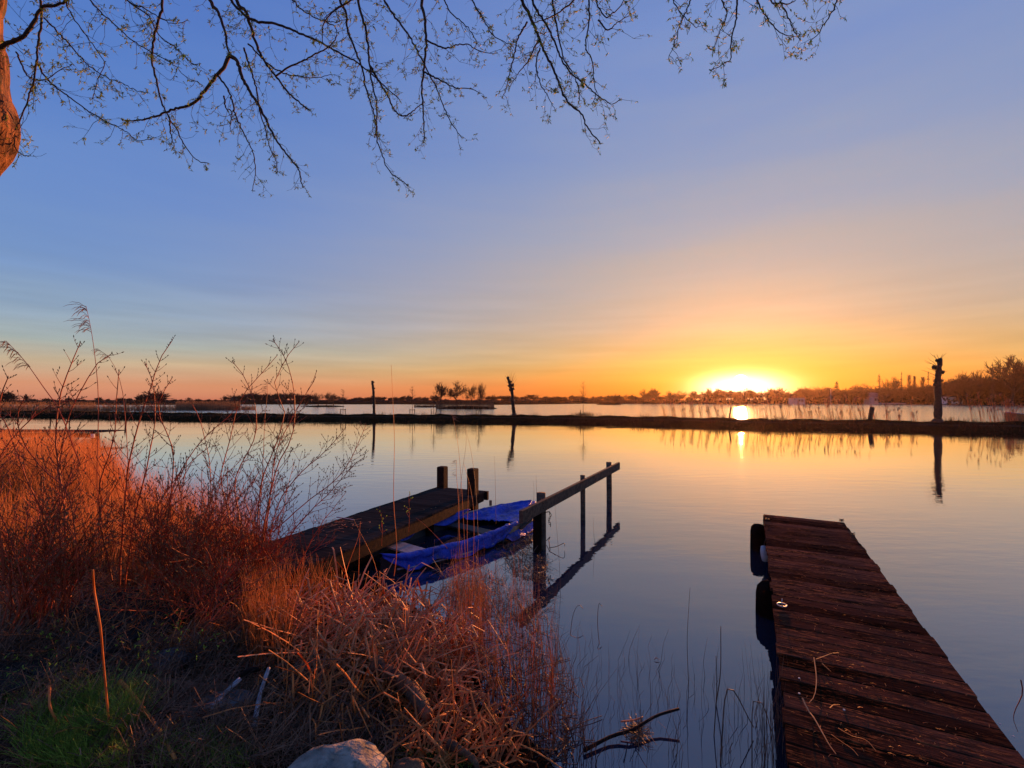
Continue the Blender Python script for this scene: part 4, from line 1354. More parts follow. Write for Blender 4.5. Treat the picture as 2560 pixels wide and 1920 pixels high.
def bowcover(u, v):
    t = 0.53 + 0.475 * u
    s_ = -1 + 2 * v
    # only the rim towards the stern, the whole width towards the bow
    edge = 1 - (1 - u) ** 1.2 * 0.9 * (1 - abs(s_)) ** 0.0
    z = gun(t) + 0.05 - 0.10 * (1 - s_ * s_) * (1 - 0.6 * u)
    if abs(s_) > 0.9:
        z -= (abs(s_) - 0.9) * 1.6
    return bpt(t, s_ * 1.04, z) + np.array([0, 0, wr(t * 1.4, s_ * 1.5, 1.3, 3.0)])


nu, nv = 50, 34
V = np.array([[bowcover(u, v) for v in np.linspace(0, 1, nv)] for u in np.linspace(0, 1, nu)]).reshape(-1, 3)
Q = []
for i in range(nu - 1):
    for j in range(nv - 1):
        u = i / (nu - 1); v = j / (nv - 1); s_ = -1 + 2 * v
        # ragged opening where the cover has fallen in
        if u < 0.27 + 0.16 * mn.noise(Vector((v * 5, 2, 1))) - 0.30 * max(0, -s_) ** 1.5 and s_ > -0.80 and s_ < 0.88:
            continue
        if u < 0.10 and s_ > 0: continue
        Q.append([i * nv + j, i * nv + j + 1, (i + 1) * nv + j + 1, (i + 1) * nv + j])
o = part("bow_cover", V, np.array(Q), M["blue"], sheetr, smooth=True)
sm = o.modifiers.new("thickness", "SOLIDIFY"); sm.thickness = 0.003
sheet("clear_patch", drape(1, 0.56, 0.90, 0.00, 0.012, 0.15, 7.0, -0.03), 50, 10, "clear", sheetr)

# plank leaning behind the near rail post, lit by the sun
a_ = W(1298, 1322, 0.10); b_ = W(1326, 1300, 0.16)
thing("drift_plank", *beam(a_, b_ + [0, 0, 0.02], 0.07, 0.03), M["rail"], "short sunlit plank end sticking out behind the thick rail post", "plank")

# ------------------------------------------------------------------ jetty at the far left behind the reeds
a_ = W(-120, 1079, 0.45); b_ = W(243, 1081, 0.45)
rt = root("jetty", (a_ + b_) / 2 - [0, 0, 0.45], "dark low jetty behind the reed bed at the far left", "jetty")
dvj = (b_ - a_) / np.linalg.norm(b_ - a_); Lj = np.linalg.norm(b_ - a_); back = np.array([-dvj[1], dvj[0], 0])
me = raw_mesh("plank", *box((0, 0, 0), (0.19, 1.6, 0.04)), M["deck_old"])
for i in range(int(Lj / 0.2)):
    c = a_ + dvj * (0.2 * i + 0.1) + back * 0.8
    o = link("plank", me, rt); o.location = tuple(c - parent_loc(rt)); o.rotation_euler = (0, 0, math.atan2(dvj[1], dvj[0]))
part("side_beam", *beam(a_ - [0, 0, 0.14], b_ - [0, 0, 0.14], 0.08, 0.22), M["pile"], rt)
for f_ in (0.35, 0.6, 0.8, 0.985):
    c = a_ + (b_ - a_) * f_ + back * 0.1
    part("pile", *one_tube([c - [0, 0, 1.2], c - [0, 0, 0.5], c - [0, 0, 0.04]], 0.10, 0.10, 4, 8), M["pile"], rt)
c = W(232, 1110, 0.0)
rt = root("white_banded_post", c, "dark post with a white band at the end of the far left jetty", "post")
part("post", *one_tube([c - [0, 0, 0.3], c + [0, 0, 0.2], c + [0, 0, 0.55]], 0.07, 0.07, 4, 8), M["pile"], rt)
part("band", *one_tube([c + [0, 0, 0.28], c + [0, 0, 0.34], c + [0, 0, 0.46]], 0.076, 0.076, 3, 8), M["white"], rt)


# ------------------------------------------------------------------ plants of the near bank
def in_poly(pts, poly):
    x, y = pts[:, 0], pts[:, 1]
    ins = np.zeros(len(x), bool)
    P = np.array(poly, float)
    for a, b in zip(P, np.roll(P, -1, axis=0)):
        ins ^= ((a[1] > y) != (b[1] > y)) & (x < (b[0] - a[0]) * (y - a[1]) / (b[1] - a[1] + 1e-12) + a[0])
    return ins


def scatter(poly, N, water=False, wpow=0.0):
    """N ground points whose image falls in a pixel polygon"""
    P = np.array(poly, float)
    out = []
    got = 0
    while got < N:
        q = np.column_stack([rng.uniform(P[:, 0].min(), P[:, 0].max(), 4 * N), rng.uniform(P[:, 1].min(), P[:, 1].max(), 4 * N)])
        q = q[in_poly(q, poly)]
        z = np.full(len(q), 0.0 if water else 0.3)
        Y = F * (EYE - z) / (q[:, 1] - HOR)
        X = (q[:, 0] - 1280) / F * Y
        if not water:
            for _ in range(2):
                z = np.maximum(bank_z(X, Y), 0.0)
                Y = F * (EYE - z) / (q[:, 1] - HOR); X = (q[:, 0] - 1280) / F * Y
        keepp = rng.uniform(size=len(q)) < (1.0 if not wpow else (Y / Y.max()) ** wpow)
        pts = np.column_stack([X, Y, z])[keepp]
        out.append(pts); got += len(pts)
    return np.concatenate(out)[:N]


def kinked(base, L, elev, az, r, kinks, drop=0.0, k=5, jit=0.02):
    """broken reed stems: start at base, direction (elev, az), bent hard at a kink"""
    N = len(base)
    P = np.zeros((N, k, 3)); P[:, 0] = base
    el = elev.copy(); a = az.copy()
    kp = rng.integers(1, k, N)
    for i in range(1, k):
        bend = (kp == i) & (rng.uniform(size=N) < kinks)
        el = np.where(bend, el - rng.uniform(0.9, 2.2, N), el + rng.normal(0, 0.07, N) - drop)
        a = np.where(bend, a + rng.normal(0, 0.5, N), a)
        d = np.stack([np.cos(el) * np.cos(a), np.cos(el) * np.sin(a), np.sin(el)], -1)
        P[:, i] = P[:, i - 1] + d * (L / (k - 1))[:, None]
    R = r[:, None] * np.linspace(1, 0.75, k)[None]
    return P, R


def floor_clip(P, water=False):
    s = P.shape
    q = P.reshape(-1, 3)
    fl = np.full(len(q), 0.004) if water else np.maximum(bank_z(q[:, 0], q[:, 1]), 0.0) + 0.006
    q[:, 2] = np.where(q[:, 2] < fl, fl + rng.uniform(0, 0.01, len(q)), q[:, 2])
    return q.reshape(s)


def reed_stuff(name, sets, mat, label, cat="reeds", sides=4, flat=0.45):
    vq = [tubes(P, R, sides, flat) for P, R in sets]
    V, Q = join(*vq)
    return thing(name, V, Q, M[mat], label, cat, kind="stuff")


U = rng.uniform
# Z1 the heap of broken bleached reeds at the water's edge
def heap(poly, N, L0, L1, r0, r1, water=False, up=(0.15, 1.3), kk=0.6, hz=0.18):
    b = scatter(poly, N, water)
    b[:, 2] += U(0, hz, N) ** 1.0 - 0.02
    el = U(up[0], up[1], N)
    az = rng.normal(0.4, 1.6, N)
    P, R = kinked(b, U(L0, L1, N), el, az, U(r0, r1, N), kk, 0.04)
    return floor_clip(P, water), R


reed_stuff("broken_reed_heap", [heap([(640, 1540), (760, 1500), (900, 1530), (1020, 1570), (1080, 1640), (1040, 1720), (900, 1690), (740, 1620)], 640, 0.22, 0.55, 0.0040, 0.0095, hz=0.12, up=(-0.1, 0.9), kk=0.8),
                                heap([(900, 1560), (1040, 1520), (1160, 1580), (1190, 1700), (1110, 1780), (1010, 1700)], 400, 0.2, 0.5, 0.0040, 0.0095, hz=0.12, up=(-0.1, 1.0), kk=0.8)],
           "reed_pale", "heap of broken pinkish bleached reeds in the middle of the near bank")
reed_stuff("broad_straw", [heap([(800, 1470), (960, 1470), (1120, 1520), (1190, 1640), (1120, 1740), (980, 1640), (820, 1540)], 190, 0.22, 0.55, 0.006, 0.011, hz=0.12, up=(0.1, 1.5), kk=0.8),
                           heap([(640, 1540), (860, 1560), (980, 1680), (900, 1720), (700, 1640)], 110, 0.25, 0.6, 0.006, 0.011, hz=0.15, up=(-0.1, 0.8), kk=0.7)],
           "reed_pale", "broad flat pale straw blades bent over the reed heap along the water", flat=0.18)
reed_stuff("reed_fringe", [heap([(930, 1660), (1110, 1700), (1260, 1800), (1330, 1920), (1040, 1920), (960, 1800)], 340, 0.15, 0.42, 0.003, 0.008, hz=0.05, up=(-0.1, 1.2)),
                           heap([(620, 1560), (900, 1640), (1010, 1700), (980, 1820), (700, 1800)], 330, 0.2, 0.55, 0.003, 0.007, hz=0.08, up=(-0.2, 1.2))],
           "reed", "dull broken reeds hanging over the dark ground below the bleached heap")
# Z2 upright stubble by the dock
def stubble(poly, N, h0, h1, r0, r1, lean=0.25, water=False, kink=0.03, k=4, wp=0.0, az=None):
    b = scatter(poly, N, water, wp)
    b[:, 2] -= 0.02
    H = U(h0, h1, N)
    return blades(b, H, H * U(0, lean, N), U(r0, r1, N), kink, k, az)


reed_stuff("reed_stubble", [stubble([(600, 1450), (700, 1415), (850, 1480), (850, 1540), (700, 1580), (610, 1600)], 650, 0.10, 0.36, 0.002, 0.005, 0.4),
                            stubble([(620, 1500), (700, 1480), (740, 1640), (640, 1700), (600, 1600)], 330, 0.25, 0.5, 0.002, 0.005, 0.25)],
           "reed", "upright orange reed stubble beside the near end of the left dock")
# Z3 the standing bed at the left
reed_stuff("standing_reed_bed", [stubble([(-60, 1178), (240, 1215), (420, 1262), (560, 1325), (650, 1400), (640, 1480), (420, 1480), (200, 1420), (-60, 1400)], 6000, 0.25, 0.75, 0.0022, 0.005, 0.5, wp=0.6),
                                 stubble([(-60, 1150), (240, 1185), (330, 1240), (240, 1300), (-60, 1300)], 7000, 0.5, 1.15, 0.003, 0.006, 0.35, wp=0.6),
                                 stubble([(-60, 1110), (140, 1118), (235, 1140), (260, 1200), (-60, 1190)], 4500, 0.6, 1.0, 0.003, 0.006, 0.3, water=True)],
           "reed", "dense standing bed of orange dead reeds filling the left bank", sides=3)
reed_stuff("sparse_water_reeds", [stubble([(250, 1190), (420, 1215), (640, 1290), (640, 1330), (420, 1270), (250, 1235)], 900, 0.2, 0.75, 0.0015, 0.003, 0.4, water=True)],
           "reed", "thin reeds standing in the shallow water behind the shrubs", sides=3)
reed_stuff("reed_litter", [heap([(-60, 1380), (400, 1440), (640, 1480), (640, 1640), (300, 1640), (-60, 1600)], 3600, 0.08, 0.34, 0.002, 0.005, hz=0.05, up=(-0.3, 0.9)),
                           heap([(250, 1320), (520, 1340), (640, 1420), (600, 1520), (300, 1500)], 1600, 0.12, 0.4, 0.0025, 0.006, hz=0.10, up=(-0.2, 0.9))],
           "reed", "flattened reed litter on the ground under the shrubs", sides=3)
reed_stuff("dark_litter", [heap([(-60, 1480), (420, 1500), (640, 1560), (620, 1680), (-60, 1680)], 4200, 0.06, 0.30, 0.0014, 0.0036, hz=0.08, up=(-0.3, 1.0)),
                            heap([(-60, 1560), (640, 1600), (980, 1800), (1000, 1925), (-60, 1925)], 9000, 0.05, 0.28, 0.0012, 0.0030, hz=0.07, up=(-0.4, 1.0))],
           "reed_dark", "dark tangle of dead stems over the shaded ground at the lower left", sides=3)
# Z5 stalks standing in the water
azr = None
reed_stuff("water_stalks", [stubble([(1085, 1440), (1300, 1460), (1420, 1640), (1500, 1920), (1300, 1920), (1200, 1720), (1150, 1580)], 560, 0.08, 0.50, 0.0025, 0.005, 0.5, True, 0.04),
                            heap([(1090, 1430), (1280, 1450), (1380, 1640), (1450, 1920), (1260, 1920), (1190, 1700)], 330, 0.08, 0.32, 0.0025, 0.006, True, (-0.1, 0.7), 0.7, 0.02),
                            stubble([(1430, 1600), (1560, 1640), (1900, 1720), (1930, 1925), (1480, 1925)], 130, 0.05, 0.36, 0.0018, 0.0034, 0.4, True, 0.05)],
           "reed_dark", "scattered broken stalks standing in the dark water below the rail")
reed_stuff("standing_reed_clump", [stubble([(1150, 1480), (1330, 1500), (1400, 1700), (1380, 1860), (1230, 1800), (1170, 1640)], 240, 0.2, 0.62, 0.002, 0.004, 0.2, True, 0.02),
                                   stubble([(1118, 1560), (1215, 1560), (1235, 1700), (1140, 1700)], 120, 0.30, 0.80, 0.0025, 0.0045, 0.10, True, 0.006),
                                   stubble([(1130, 1440), (1200, 1440), (1210, 1520), (1130, 1520)], 40, 0.25, 0.6, 0.002, 0.0036, 0.12, True, 0.006)],
           "reed", "tight clump of tall upright reeds rising from the water in front of the boat")
reed_stuff("reed_tuft", [heap([(1110, 1450), (1190, 1440), (1235, 1480), (1210, 1520), (1120, 1520)], 230, 0.16, 0.40, 0.002, 0.0045, True, (0.0, 1.0), 0.9, 0.20)],
           "reed_pale", "bushy tuft of bent pinkish reeds right in front of the boat")
reed_stuff("drift_mat", [heap([(1250, 1385), (1330, 1370), (1372, 1410), (1350, 1460), (1280, 1440)], 420, 0.06, 0.24, 0.002, 0.0045, True, (-0.2, 0.6), 0.8, 0.07),
                         heap([(1240, 1320), (1320, 1320), (1335, 1375), (1260, 1380)], 260, 0.06, 0.24, 0.002, 0.004, True, (-0.2, 0.8), 0.8, 0.10),
                         heap([(1180, 1440), (1380, 1440), (1380, 1560), (1200, 1560)], 420, 0.06, 0.2, 0.0015, 0.003, True, (-0.2, 0.3), 0.8, 0.01)],
           "reed_dark", "dark floating mat of broken stems around the thick rail post")
reed_stuff("dockside_stalks", [stubble([(1900, 1780), (1980, 1800), (1975, 1925), (1900, 1925)], 46, 0.2, 0.6, 0.0015, 0.003, 0.2, True, 0.02)],
           "reed_dark", "thin dark stalks rising from the water against the left side of the right dock")
# grass
reed_stuff("green_grass", [stubble([(40, 1850), (110, 1790), (180, 1800), (230, 1925), (60, 1925)], 2200, 0.05, 0.17, 0.0012, 0.0026, 0.9, k=4),
                           stubble([(170, 1790), (230, 1740), (330, 1755), (350, 1830), (260, 1880)], 2100, 0.06, 0.19, 0.0012, 0.0026, 1.1, k=4),
                           stubble([(120, 1870), (300, 1850), (340, 1925), (120, 1925)], 1200, 0.03, 0.12, 0.0010, 0.0022, 0.9, k=4),
                           stubble([(380, 1850), (560, 1830), (640, 1925), (380, 1925)], 1300, 0.03, 0.10, 0.0008, 0.0016, 0.9),
                           stubble([(0, 1680), (200, 1650), (260, 1760), (0, 1800)], 900, 0.03, 0.12, 0.0008, 0.0016, 0.9)],
           "grass", "fresh green grass growing in the lower left corner", "grass", 3, 0.3)
reed_stuff("grass_tuft", [stubble([(1015, 1760), (1070, 1740), (1085, 1790), (1030, 1810)], 160, 0.04, 0.10, 0.0008, 0.0018, 0.7)], "grass",
           "small bright green grass tuft at the foot of the reed heap", "grass", 3, 0.3)
reed_stuff("grass_tuft", [stubble([(930, 1880), (1180, 1880), (1180, 1925), (930, 1925)], 500, 0.03, 0.09, 0.0008, 0.0018, 0.8)], "grass",
           "yellow green grass along the bottom edge right of the pale stone", "grass", 3, 0.3)
reed_stuff("grass_tuft", [stubble([(905, 1560), (960, 1560), (965, 1680), (915, 1680)], 50, 0.12, 0.24, 0.002, 0.004, 0.25)], "grass",
           "few upright green reed shoots in the middle of the bleached heap", "grass", 3, 0.4)
reed_stuff("grass_tuft", [stubble([(560, 1330), (690, 1370), (700, 1400), (560, 1400)], 500, 0.15, 0.34, 0.001, 0.002, 0.4)], "reed_dark",
           "dark wispy grass clump at the left edge of the left dock", "grass", 3, 0.4)


# stones
def rock(pxc, pyc, rx, ry, rz_, label, mat, seed):
    c = W(pxc, pyc, 0.3)
    r_ = np.random.default_rng(seed)
    ph = r_.uniform(0, 6, 6)
    V, Q = [], []
    nu_, nv_ = 20, 12
    for j in range(nv_):
        th = math.pi * j / (nv_ - 1)
        for i in range(nu_):
            a = 2 * math.pi * i / nu_
            m_ = 1 + 0.12 * math.sin(2 * a + ph[0]) + 0.08 * math.sin(3 * a + 2 * th + ph[1]) + 0.05 * math.sin(5 * a - 3 * th + ph[2])
            x = math.copysign(abs(math.cos(a)) ** 0.8, math.cos(a)) * math.sin(th) * rx * m_
            y = math.copysign(abs(math.sin(a)) ** 0.8, math.sin(a)) * math.sin(th) * ry * m_
            z = math.cos(th) * rz_ * (1 + 0.1 * math.sin(4 * a + ph[3]))
            z = min(z, rz_ * (0.80 + 0.12 * math.sin(a + ph[4])))
            V.append(c + [x, y, z])
    for j in range(nv_ - 1):
        for i in range(nu_):
            Q.append([j * nu_ + i, (j + 1) * nu_ + i, (j + 1) * nu_ + (i + 1) % nu_, j * nu_ + (i + 1) % nu_])
    return thing("stone", V, np.array(Q), M[mat], label, "stone", smooth=True, origin=c)


rock(835, 1950, 0.22, 0.16, 0.13, "pale angular stone with lichen at the bottom edge of the photo", "stone", 3)
rock(410, 1668, 0.20, 0.14, 0.09, "flat dark grey stone in the shade left of the pale sticks", "stone_dark", 5)
rock(560, 1760, 0.16, 0.09, 0.05, "low dark stone under the pale sticks", "stone_dark", 9)
rock(1020, 1930, 0.07, 0.05, 0.06, "small warm lit stone at the bottom edge right of the pale stone", "bark", 12)


# fallen sticks and logs
def stick(pts, r, mat, label, r1=None, name="stick", cat="stick", k=10, bumpy=0.1):
    P = []
    for p in pts:
        q = W(p[0], p[1], 0.33)
        z = max(float(bank_z(q[0], q[1])), 0) + (p[2] if len(p) > 2 else 0.02)
        P.append(W(p[0], p[1], z))
    return thing(name, *one_tube(P, r, r1 or r * 0.8, k, 7, bumpy=bumpy), M[mat], label, cat, smooth=True)


stick([(523, 1774, 0.03), (560, 1735, 0.05), (600, 1697, 0.09)], 0.016, "birch", "pale silvery stick lying aslant in the shade above the grass")
stick([(600, 1690, 0.05), (625, 1676, 0.08), (648, 1672, 0.10)], 0.018, "beam", "dull brown stick joining the upper end of the silvery stick")
stick([(635, 1820, 0.02), (645, 1760, 0.06), (655, 1720, 0.09), (672, 1670, 0.13)], 0.013, "birch", "mossy pale stick standing aslant right of the silvery stick")
stick([(300, 1702, 0.10), (330, 1735, 0.08), (390, 1815, 0.05), (438, 1897, 0.03)], 0.0095, "reed", "long reddish bare stick running down through the green grass", 0.007)
stick([(320, 1700, 0.0), (480, 1722, 0.01), (600, 1728, 0.01)], 0.045, "bark", "rotten mossy log half buried under the pale sticks", 0.03, "log", "log", 12, 0.15)
stick([(124, 1715, 0.16), (124, 1765, 0.12), (138, 1795, 0.07), (150, 1815, 0.03), (152, 1835, 0.0)], 0.006, "reed", "short bent orange stem standing in the lower left corner")
stick([(640, 1745, 0.05), (710, 1680, 0.14), (800, 1650, 0.18), (860, 1648, 0.18)], 0.005, "reed_dark", "long arched dull stem over the dark ground below the heap", 0.003)
stick([(910, 1925, 0.05), (1010, 1850, 0.12), (1090, 1795, 0.16), (1115, 1785, 0.17)], 0.0055, "reed", "long straight tan stem crossing the bottom edge right of the pale stone", 0.004)
stick([(745, 1885, 0.0), (775, 1800, 0.08), (800, 1745, 0.12), (812, 1725, 0.15)], 0.006, "reed_dark", "leaning dull stalk left above the pale stone")
stick([(1120, 1858, 0.05), (1180, 1895, 0.03), (1195, 1925, 0.0)], 0.03, "bark", "orange lit root stump at the bottom edge of the bank", 0.012, "root_stump", "root", 8, 0.2)
stick([(275, 1838, 0.0), (268, 1760, 0.18), (258, 1650, 0.42), (250, 1560, 0.62), (236, 1480, 0.75), (232, 1425, 0.9)], 0.0045, "reed", "tall bare pinkish cane standing in front of the shrubs at the left", 0.004, "cane", "cane", 14, 0.05)

stick([(940, 1660, 0.12), (985, 1690, 0.13), (1030, 1730, 0.12), (1070, 1790, 0.08)], 0.045, "bark", "added orange log standing in for the sunlit edge under the reed heap", 0.035, "log", "log", 14, 0.15)  # log added for the bright sunlit edge, its light put into orange bark colour
# floating branch and broken stems in the water
def wstick(pts, r, mat, label, r1=None, name="stem", cat="stem"):
    P = [W(p[0], p[1], p[2]) for p in pts]
    return thing(name, *one_tube(P, r, r1 or r * 0.7, 12, 6, bumpy=0.06), M[mat], label, cat, smooth=True)


wstick([(1460, 1876, 0.02), (1530, 1840, 0.03), (1580, 1825, 0.05), (1640, 1790, 0.07), (1698, 1772, 0.10)], 0.011, "beam", "floating bare branch rising from the water near the bottom edge", name="floating_branch", cat="branch")
P_, R_ = heap([(1560, 1815), (1600, 1812), (1612, 1850), (1575, 1860)], 110, 0.04, 0.16, 0.0012, 0.003, True, (-0.3, 1.0), 0.7, 0.06)
reed_stuff("root_clump", [(P_, R_)], "reed_dark", "dark rooty clump caught on the floating branch")
wstick([(1552, 1804, 0.06), (1585, 1800, 0.07), (1608, 1792, 0.08)], 0.005, "reed_pale", "bright orange lit stem piece on top of the floating branch")
wstick([(1800, 1925, -0.02), (1820, 1720, 0.30), (1788, 1925, -0.02)][:2] + [(1884, 1818, 0.04)], 0.004, "reed_dark", "broken stem folded into an upside down V in the water left of the right dock")
wstick([(1372, 1350, 0.0), (1375, 1342, 0.10), (1366, 1352, 0.03)], 0.006, "reed_dark", "curled dark stem poking out of the water behind the thick rail post")
wstick([(1372, 1370, 0.02), (1392, 1366, 0.06), (1410, 1358, 0.10), (1412, 1366, 0.03)], 0.005, "reed_dark", "dark triangular bent stem floating right of the thick rail post")
wstick([(1424, 1604, -0.03), (1432, 1540, 0.09), (1446, 1512, 0.15), (1458, 1522, 0.12)], 0.003, "reed_dark", "bent stem leaning right in the water below the rail, left of its twin")
wstick([(1500, 1625, -0.03), (1494, 1560, 0.10), (1497, 1510, 0.20), (1506, 1516, 0.18)], 0.003, "reed_dark", "bent stem standing nearly upright in the water below the rail, right of its twin")
wstick([(1722, 1720, -0.02), (1718, 1600, 0.32), (1725, 1470, 0.72)], 0.0022, "reed_dark", "single hair thin stem rising high from the open water before the right dock", 0.001)
wstick([(1790, 1760, 0.0), (1801, 1680, 0.20), (1802, 1566, 0.42)], 0.0034, "reed_dark", "thin upright stem in the water nearest the left side of the right dock")
wstick([(1785, 1840, 0.0), (1792, 1720, 0.26), (1790, 1640, 0.4)], 0.003, "reed_dark", "second thin upright stem beside the V shaped one in the water")
wstick([(1880, 1925, 0.0), (1882, 1760, 0.26), (1905, 1758, 0.26), (1925, 1820, 0.14), (1935, 1925, 0.0)], 0.003, "reed_dark", "looped thin stem beside the left edge of the right dock")
c = W(1075, 1530, 0.01)
V = np.array([[-0.045, 0, 0.002], [0.045, -0.03, 0.002], [0.05, 0.03, 0.004], [-0.01, 0.035, 0.05], [0.0, -0.035, 0.045]]) + c
thing("paper_scrap", V, [[0, 1, 4], [1, 2, 3, 4], [2, 0, 3], [0, 4, 3], [0, 2, 1]], M["white"], "crumpled white scrap floating at the edge of the reed heap", "litter")

# ------------------------------------------------------------------ single tall reeds
def plume_at(tip, d, L, nn, spread=0.35, side=-1):
    P, R = [], []
    for i in range(nn):
        s0 = tip - d * (L * U(0.0, 1.0))
        a = np.array([side * U(0.4, 1.0), U(-0.3, 0.3), U(-0.35, 0.35)]) * L * spread * U(0.5, 1.1)
        P.append([s0, s0 + a * 0.5 + [0, 0, 0.1 * L * spread], s0 + a, s0 + a * 1.25 - [0, 0, 0.12 * L * spread]]); R.append(np.array([0.0012, 0.0030, 0.0025, 0.0006]) * (L / 0.25))
    return np.array(P), np.array(R)


def tall_reed(pts, Y0, Y1, r, label, plume=0, side=-1, pl=0.22, spread=0.6, mat="reed"):
    n_ = len(pts)
    P = [D(p[0], p[1], Y0 + (Y1 - Y0) * i / (n_ - 1)) for i, p in enumerate(pts)]
    rt = root("tall_reed", P[0], label, "reed")
    part("stalk", *one_tube(P, r, r * 0.35, 16, 5), M[mat], rt)
    if plume:
        d = P[-1] - P[-2]; d /= np.linalg.norm(d)
        part("plume", *tubes(*plume_at(P[-1], d, pl, plume, spread, side), 3, 0.6), M["plume"], rt)
    return rt


tall_reed([(985, 1440), (992, 1370), (984, 1250), (986, 1100), (982, 1000), (978, 912)], 4.4, 4.6, 0.0042, "tallest thin leafless reed rising alone in front of the left dock")
tall_reed([(1142, 1420), (1150, 1230), (1166, 1100), (1156, 1062)], 4.3, 4.8, 0.0028, "thin dark reed leaning right across the left dock's first post", mat="reed_dark")
tall_reed([(1195, 1340), (1190, 1230), (1178, 1130), (1160, 1060)], 4.3, 4.6, 0.0028, "thin reed crossing before the second dock post, bent to the left", mat="reed_dark")
tall_reed([(1150, 1430), (1146, 1250), (1141, 1190), (1141, 1150)], 4.3, 4.4, 0.0040, "reed with a small pale pink plume in front of the left dock's posts", 16, -1, 0.17, 0.33)
tall_reed([(1165, 1420), (1150, 1160), (1136, 1060), (1128, 1034)], 4.2, 4.5, 0.0028, "reed ending in a curled orange leaf tuft against the causeway", 22, 1, 0.10, 0.5)
tall_reed([(1180, 1500), (1185, 1330), (1180, 1240), (1160, 1160)], 4.1, 4.3, 0.0036, "tall upright reed before the boat, right of the plumed one")
tall_reed([(1175, 1520), (1168, 1350), (1170, 1260), (1172, 1200)], 4.0, 4.1, 0.0040, "thick straight reed at the centre of the upright clump before the boat")
tall_reed([(1240, 1310), (1238, 1200), (1236, 1140)], 6.6, 6.6, 0.0030, "single thin reed standing behind the boat's blue bow cover", mat="reed_dark")
tall_reed([(1342, 1260), (1341, 1220), (1340, 1188)], 6.4, 6.4, 0.0030, "short thin reed behind the thick rail post", mat="reed_dark")
tall_reed([(1334, 1260), (1335, 1230), (1333, 1202)], 6.5, 6.5, 0.0024, "shorter twin reed left of the one behind the thick rail post", mat="reed_dark")
tall_reed([(1410, 1600), (1402, 1500), (1398, 1400), (1390, 1300), (1388, 1262)], 4.6, 5.0, 0.0026, "thin reed rising from the water under the middle of the rail", mat="reed_dark")
tall_reed([(1492, 1400), (1485, 1340), (1483, 1294)], 6.2, 6.2, 0.0026, "short thin reed between the two far posts of the rail", mat="reed_dark")
tall_reed([(250, 1420), (243, 1200), (246, 1000), (236, 880), (225, 810), (215, 765)], 3.6, 3.9, 0.0045, "tallest plumed reed, its dark plumes blown to the left, in the left shrubs", 30, -1, 0.30, 0.55, mat="twig")
tall_reed([(200, 1160), (150, 1030), (110, 970), (60, 900), (15, 852)], 3.4, 3.4, 0.0045, "bent plumed reed with its head at the left edge of the photo", 30, -1, 0.28, 0.5, mat="twig")
tall_reed([(330, 1400), (320, 1150), (308, 990), (290, 925), (270, 890), (250, 876)], 3.8, 4.0, 0.0040, "plumed reed with two drooping plumes right of the tallest one", 20, -1, 0.18, 0.55, mat="twig")
tall_reed([(640, 1420), (655, 1200), (662, 1050), (668, 990), (668, 955)], 4.0, 4.2, 0.0040, "plumed reed standing inside the right shrub with a dark ragged head", 22, -1, 0.14, 0.5, mat="twig")
tall_reed([(620, 1480), (640, 1440), (665, 1330), (668, 1300)], 4.5, 4.4, 0.0050, "pale cut reed standing at the near end of the left dock")
tall_reed([(830, 1560), (865, 1430), (895, 1345), (901, 1305)], 4.3, 4.3, 0.0050, "leaning pale reed in front of the near end of the left dock")
tall_reed([(893, 1540), (897, 1420), (900, 1330)], 4.2, 4.2, 0.0045, "straight pale reed beside the leaning one before the left dock")
tall_reed([(950, 1560), (940, 1420), (885, 1300), (1060, 1500)][:3], 4.1, 4.3, 0.0030, "thin slanting reed over the near end of the left dock")
tall_reed([(1118, 1370), (1090, 1340), (1060, 1310), (1040, 1295)], 4.5, 4.9, 0.0030, "thin reed leaning left across the blue drape of the boat")


# the little yellow budded weeds by the dock
def weed(px, ybot, ytop, Y, label):
    b = D(px, ybot, Y); t = D(px, ytop, Y)
    H = t[2] - b[2]
    P = [[b, b + [0.01, 0, H * 0.5], t]]; R = [[0.003, 0.0025, 0.0015]]
    BP, BR = [], []
    for i in range(11):
        z = U(0.35, 1.0) * H; s0 = b + [0.0, 0, z]; e = s0 + [U(-0.06, 0.06), U(-0.03, 0.03), U(0.02, 0.06)]
        P.append([s0, (s0 + e) / 2, e]); R.append([0.0016, 0.0014, 0.001])
        BP.append([e - [0, 0, .004], e, e + [0, 0, 0.006], e + [0, 0, .011]]); BR.append([0.001, 0.006, 0.006, 0.001])
    rt = root("yellow_weed", b, label, "plant")
    part("stem", *tubes(np.array(P), np.array(R), 4), M["reed"], rt)
    part("buds", *tubes(np.array(BP), np.array(BR), 5), M["leaf"], rt, kind="stuff")


weed(954, 1365, 1283, 4.9, "budded weed growing on the stern of the blue covered boat")
weed(1022, 1330, 1240, 5.2, "yellow budded weed leaning over the edge of the left dock")

# debris on the left dock
P_, R_ = [], []
for i in range(70):
    c = W(rng.normal(838, 34), rng.normal(1310, 9), 0.41)
    a_ = U(0, 3.14); L = U(0.03, 0.14)
    P_.append([c, c + np.array([math.cos(a_), math.sin(a_), 0.08]) * L / 2, c + np.array([math.cos(a_ + .2), math.sin(a_ + .2), 0]) * L]); R_.append([0.003, 0.004, 0.002])
for i in range(60):
    c = W(U(680, 1150), U(1240, 1380), 0.408)
    if abs((c - acL) @ eL) > wL / 2 - 0.05: continue
    a_ = U(0, 3.14); L = U(0.02, 0.06)
    P_.append([c, c + np.array([math.cos(a_), math.sin(a_), 0.08]) * L / 2, c + np.array([math.cos(a_ + .2), math.sin(a_ + .2), 0]) * L]); R_.append([0.002, 0.003, 0.001])
thing("dock_debris", *tubes(np.array(P_), np.array(R_), 3, 0.5), M["reed_pale"], "pale straw debris heaped on the planks of the left dock", "litter", kind="stuff")
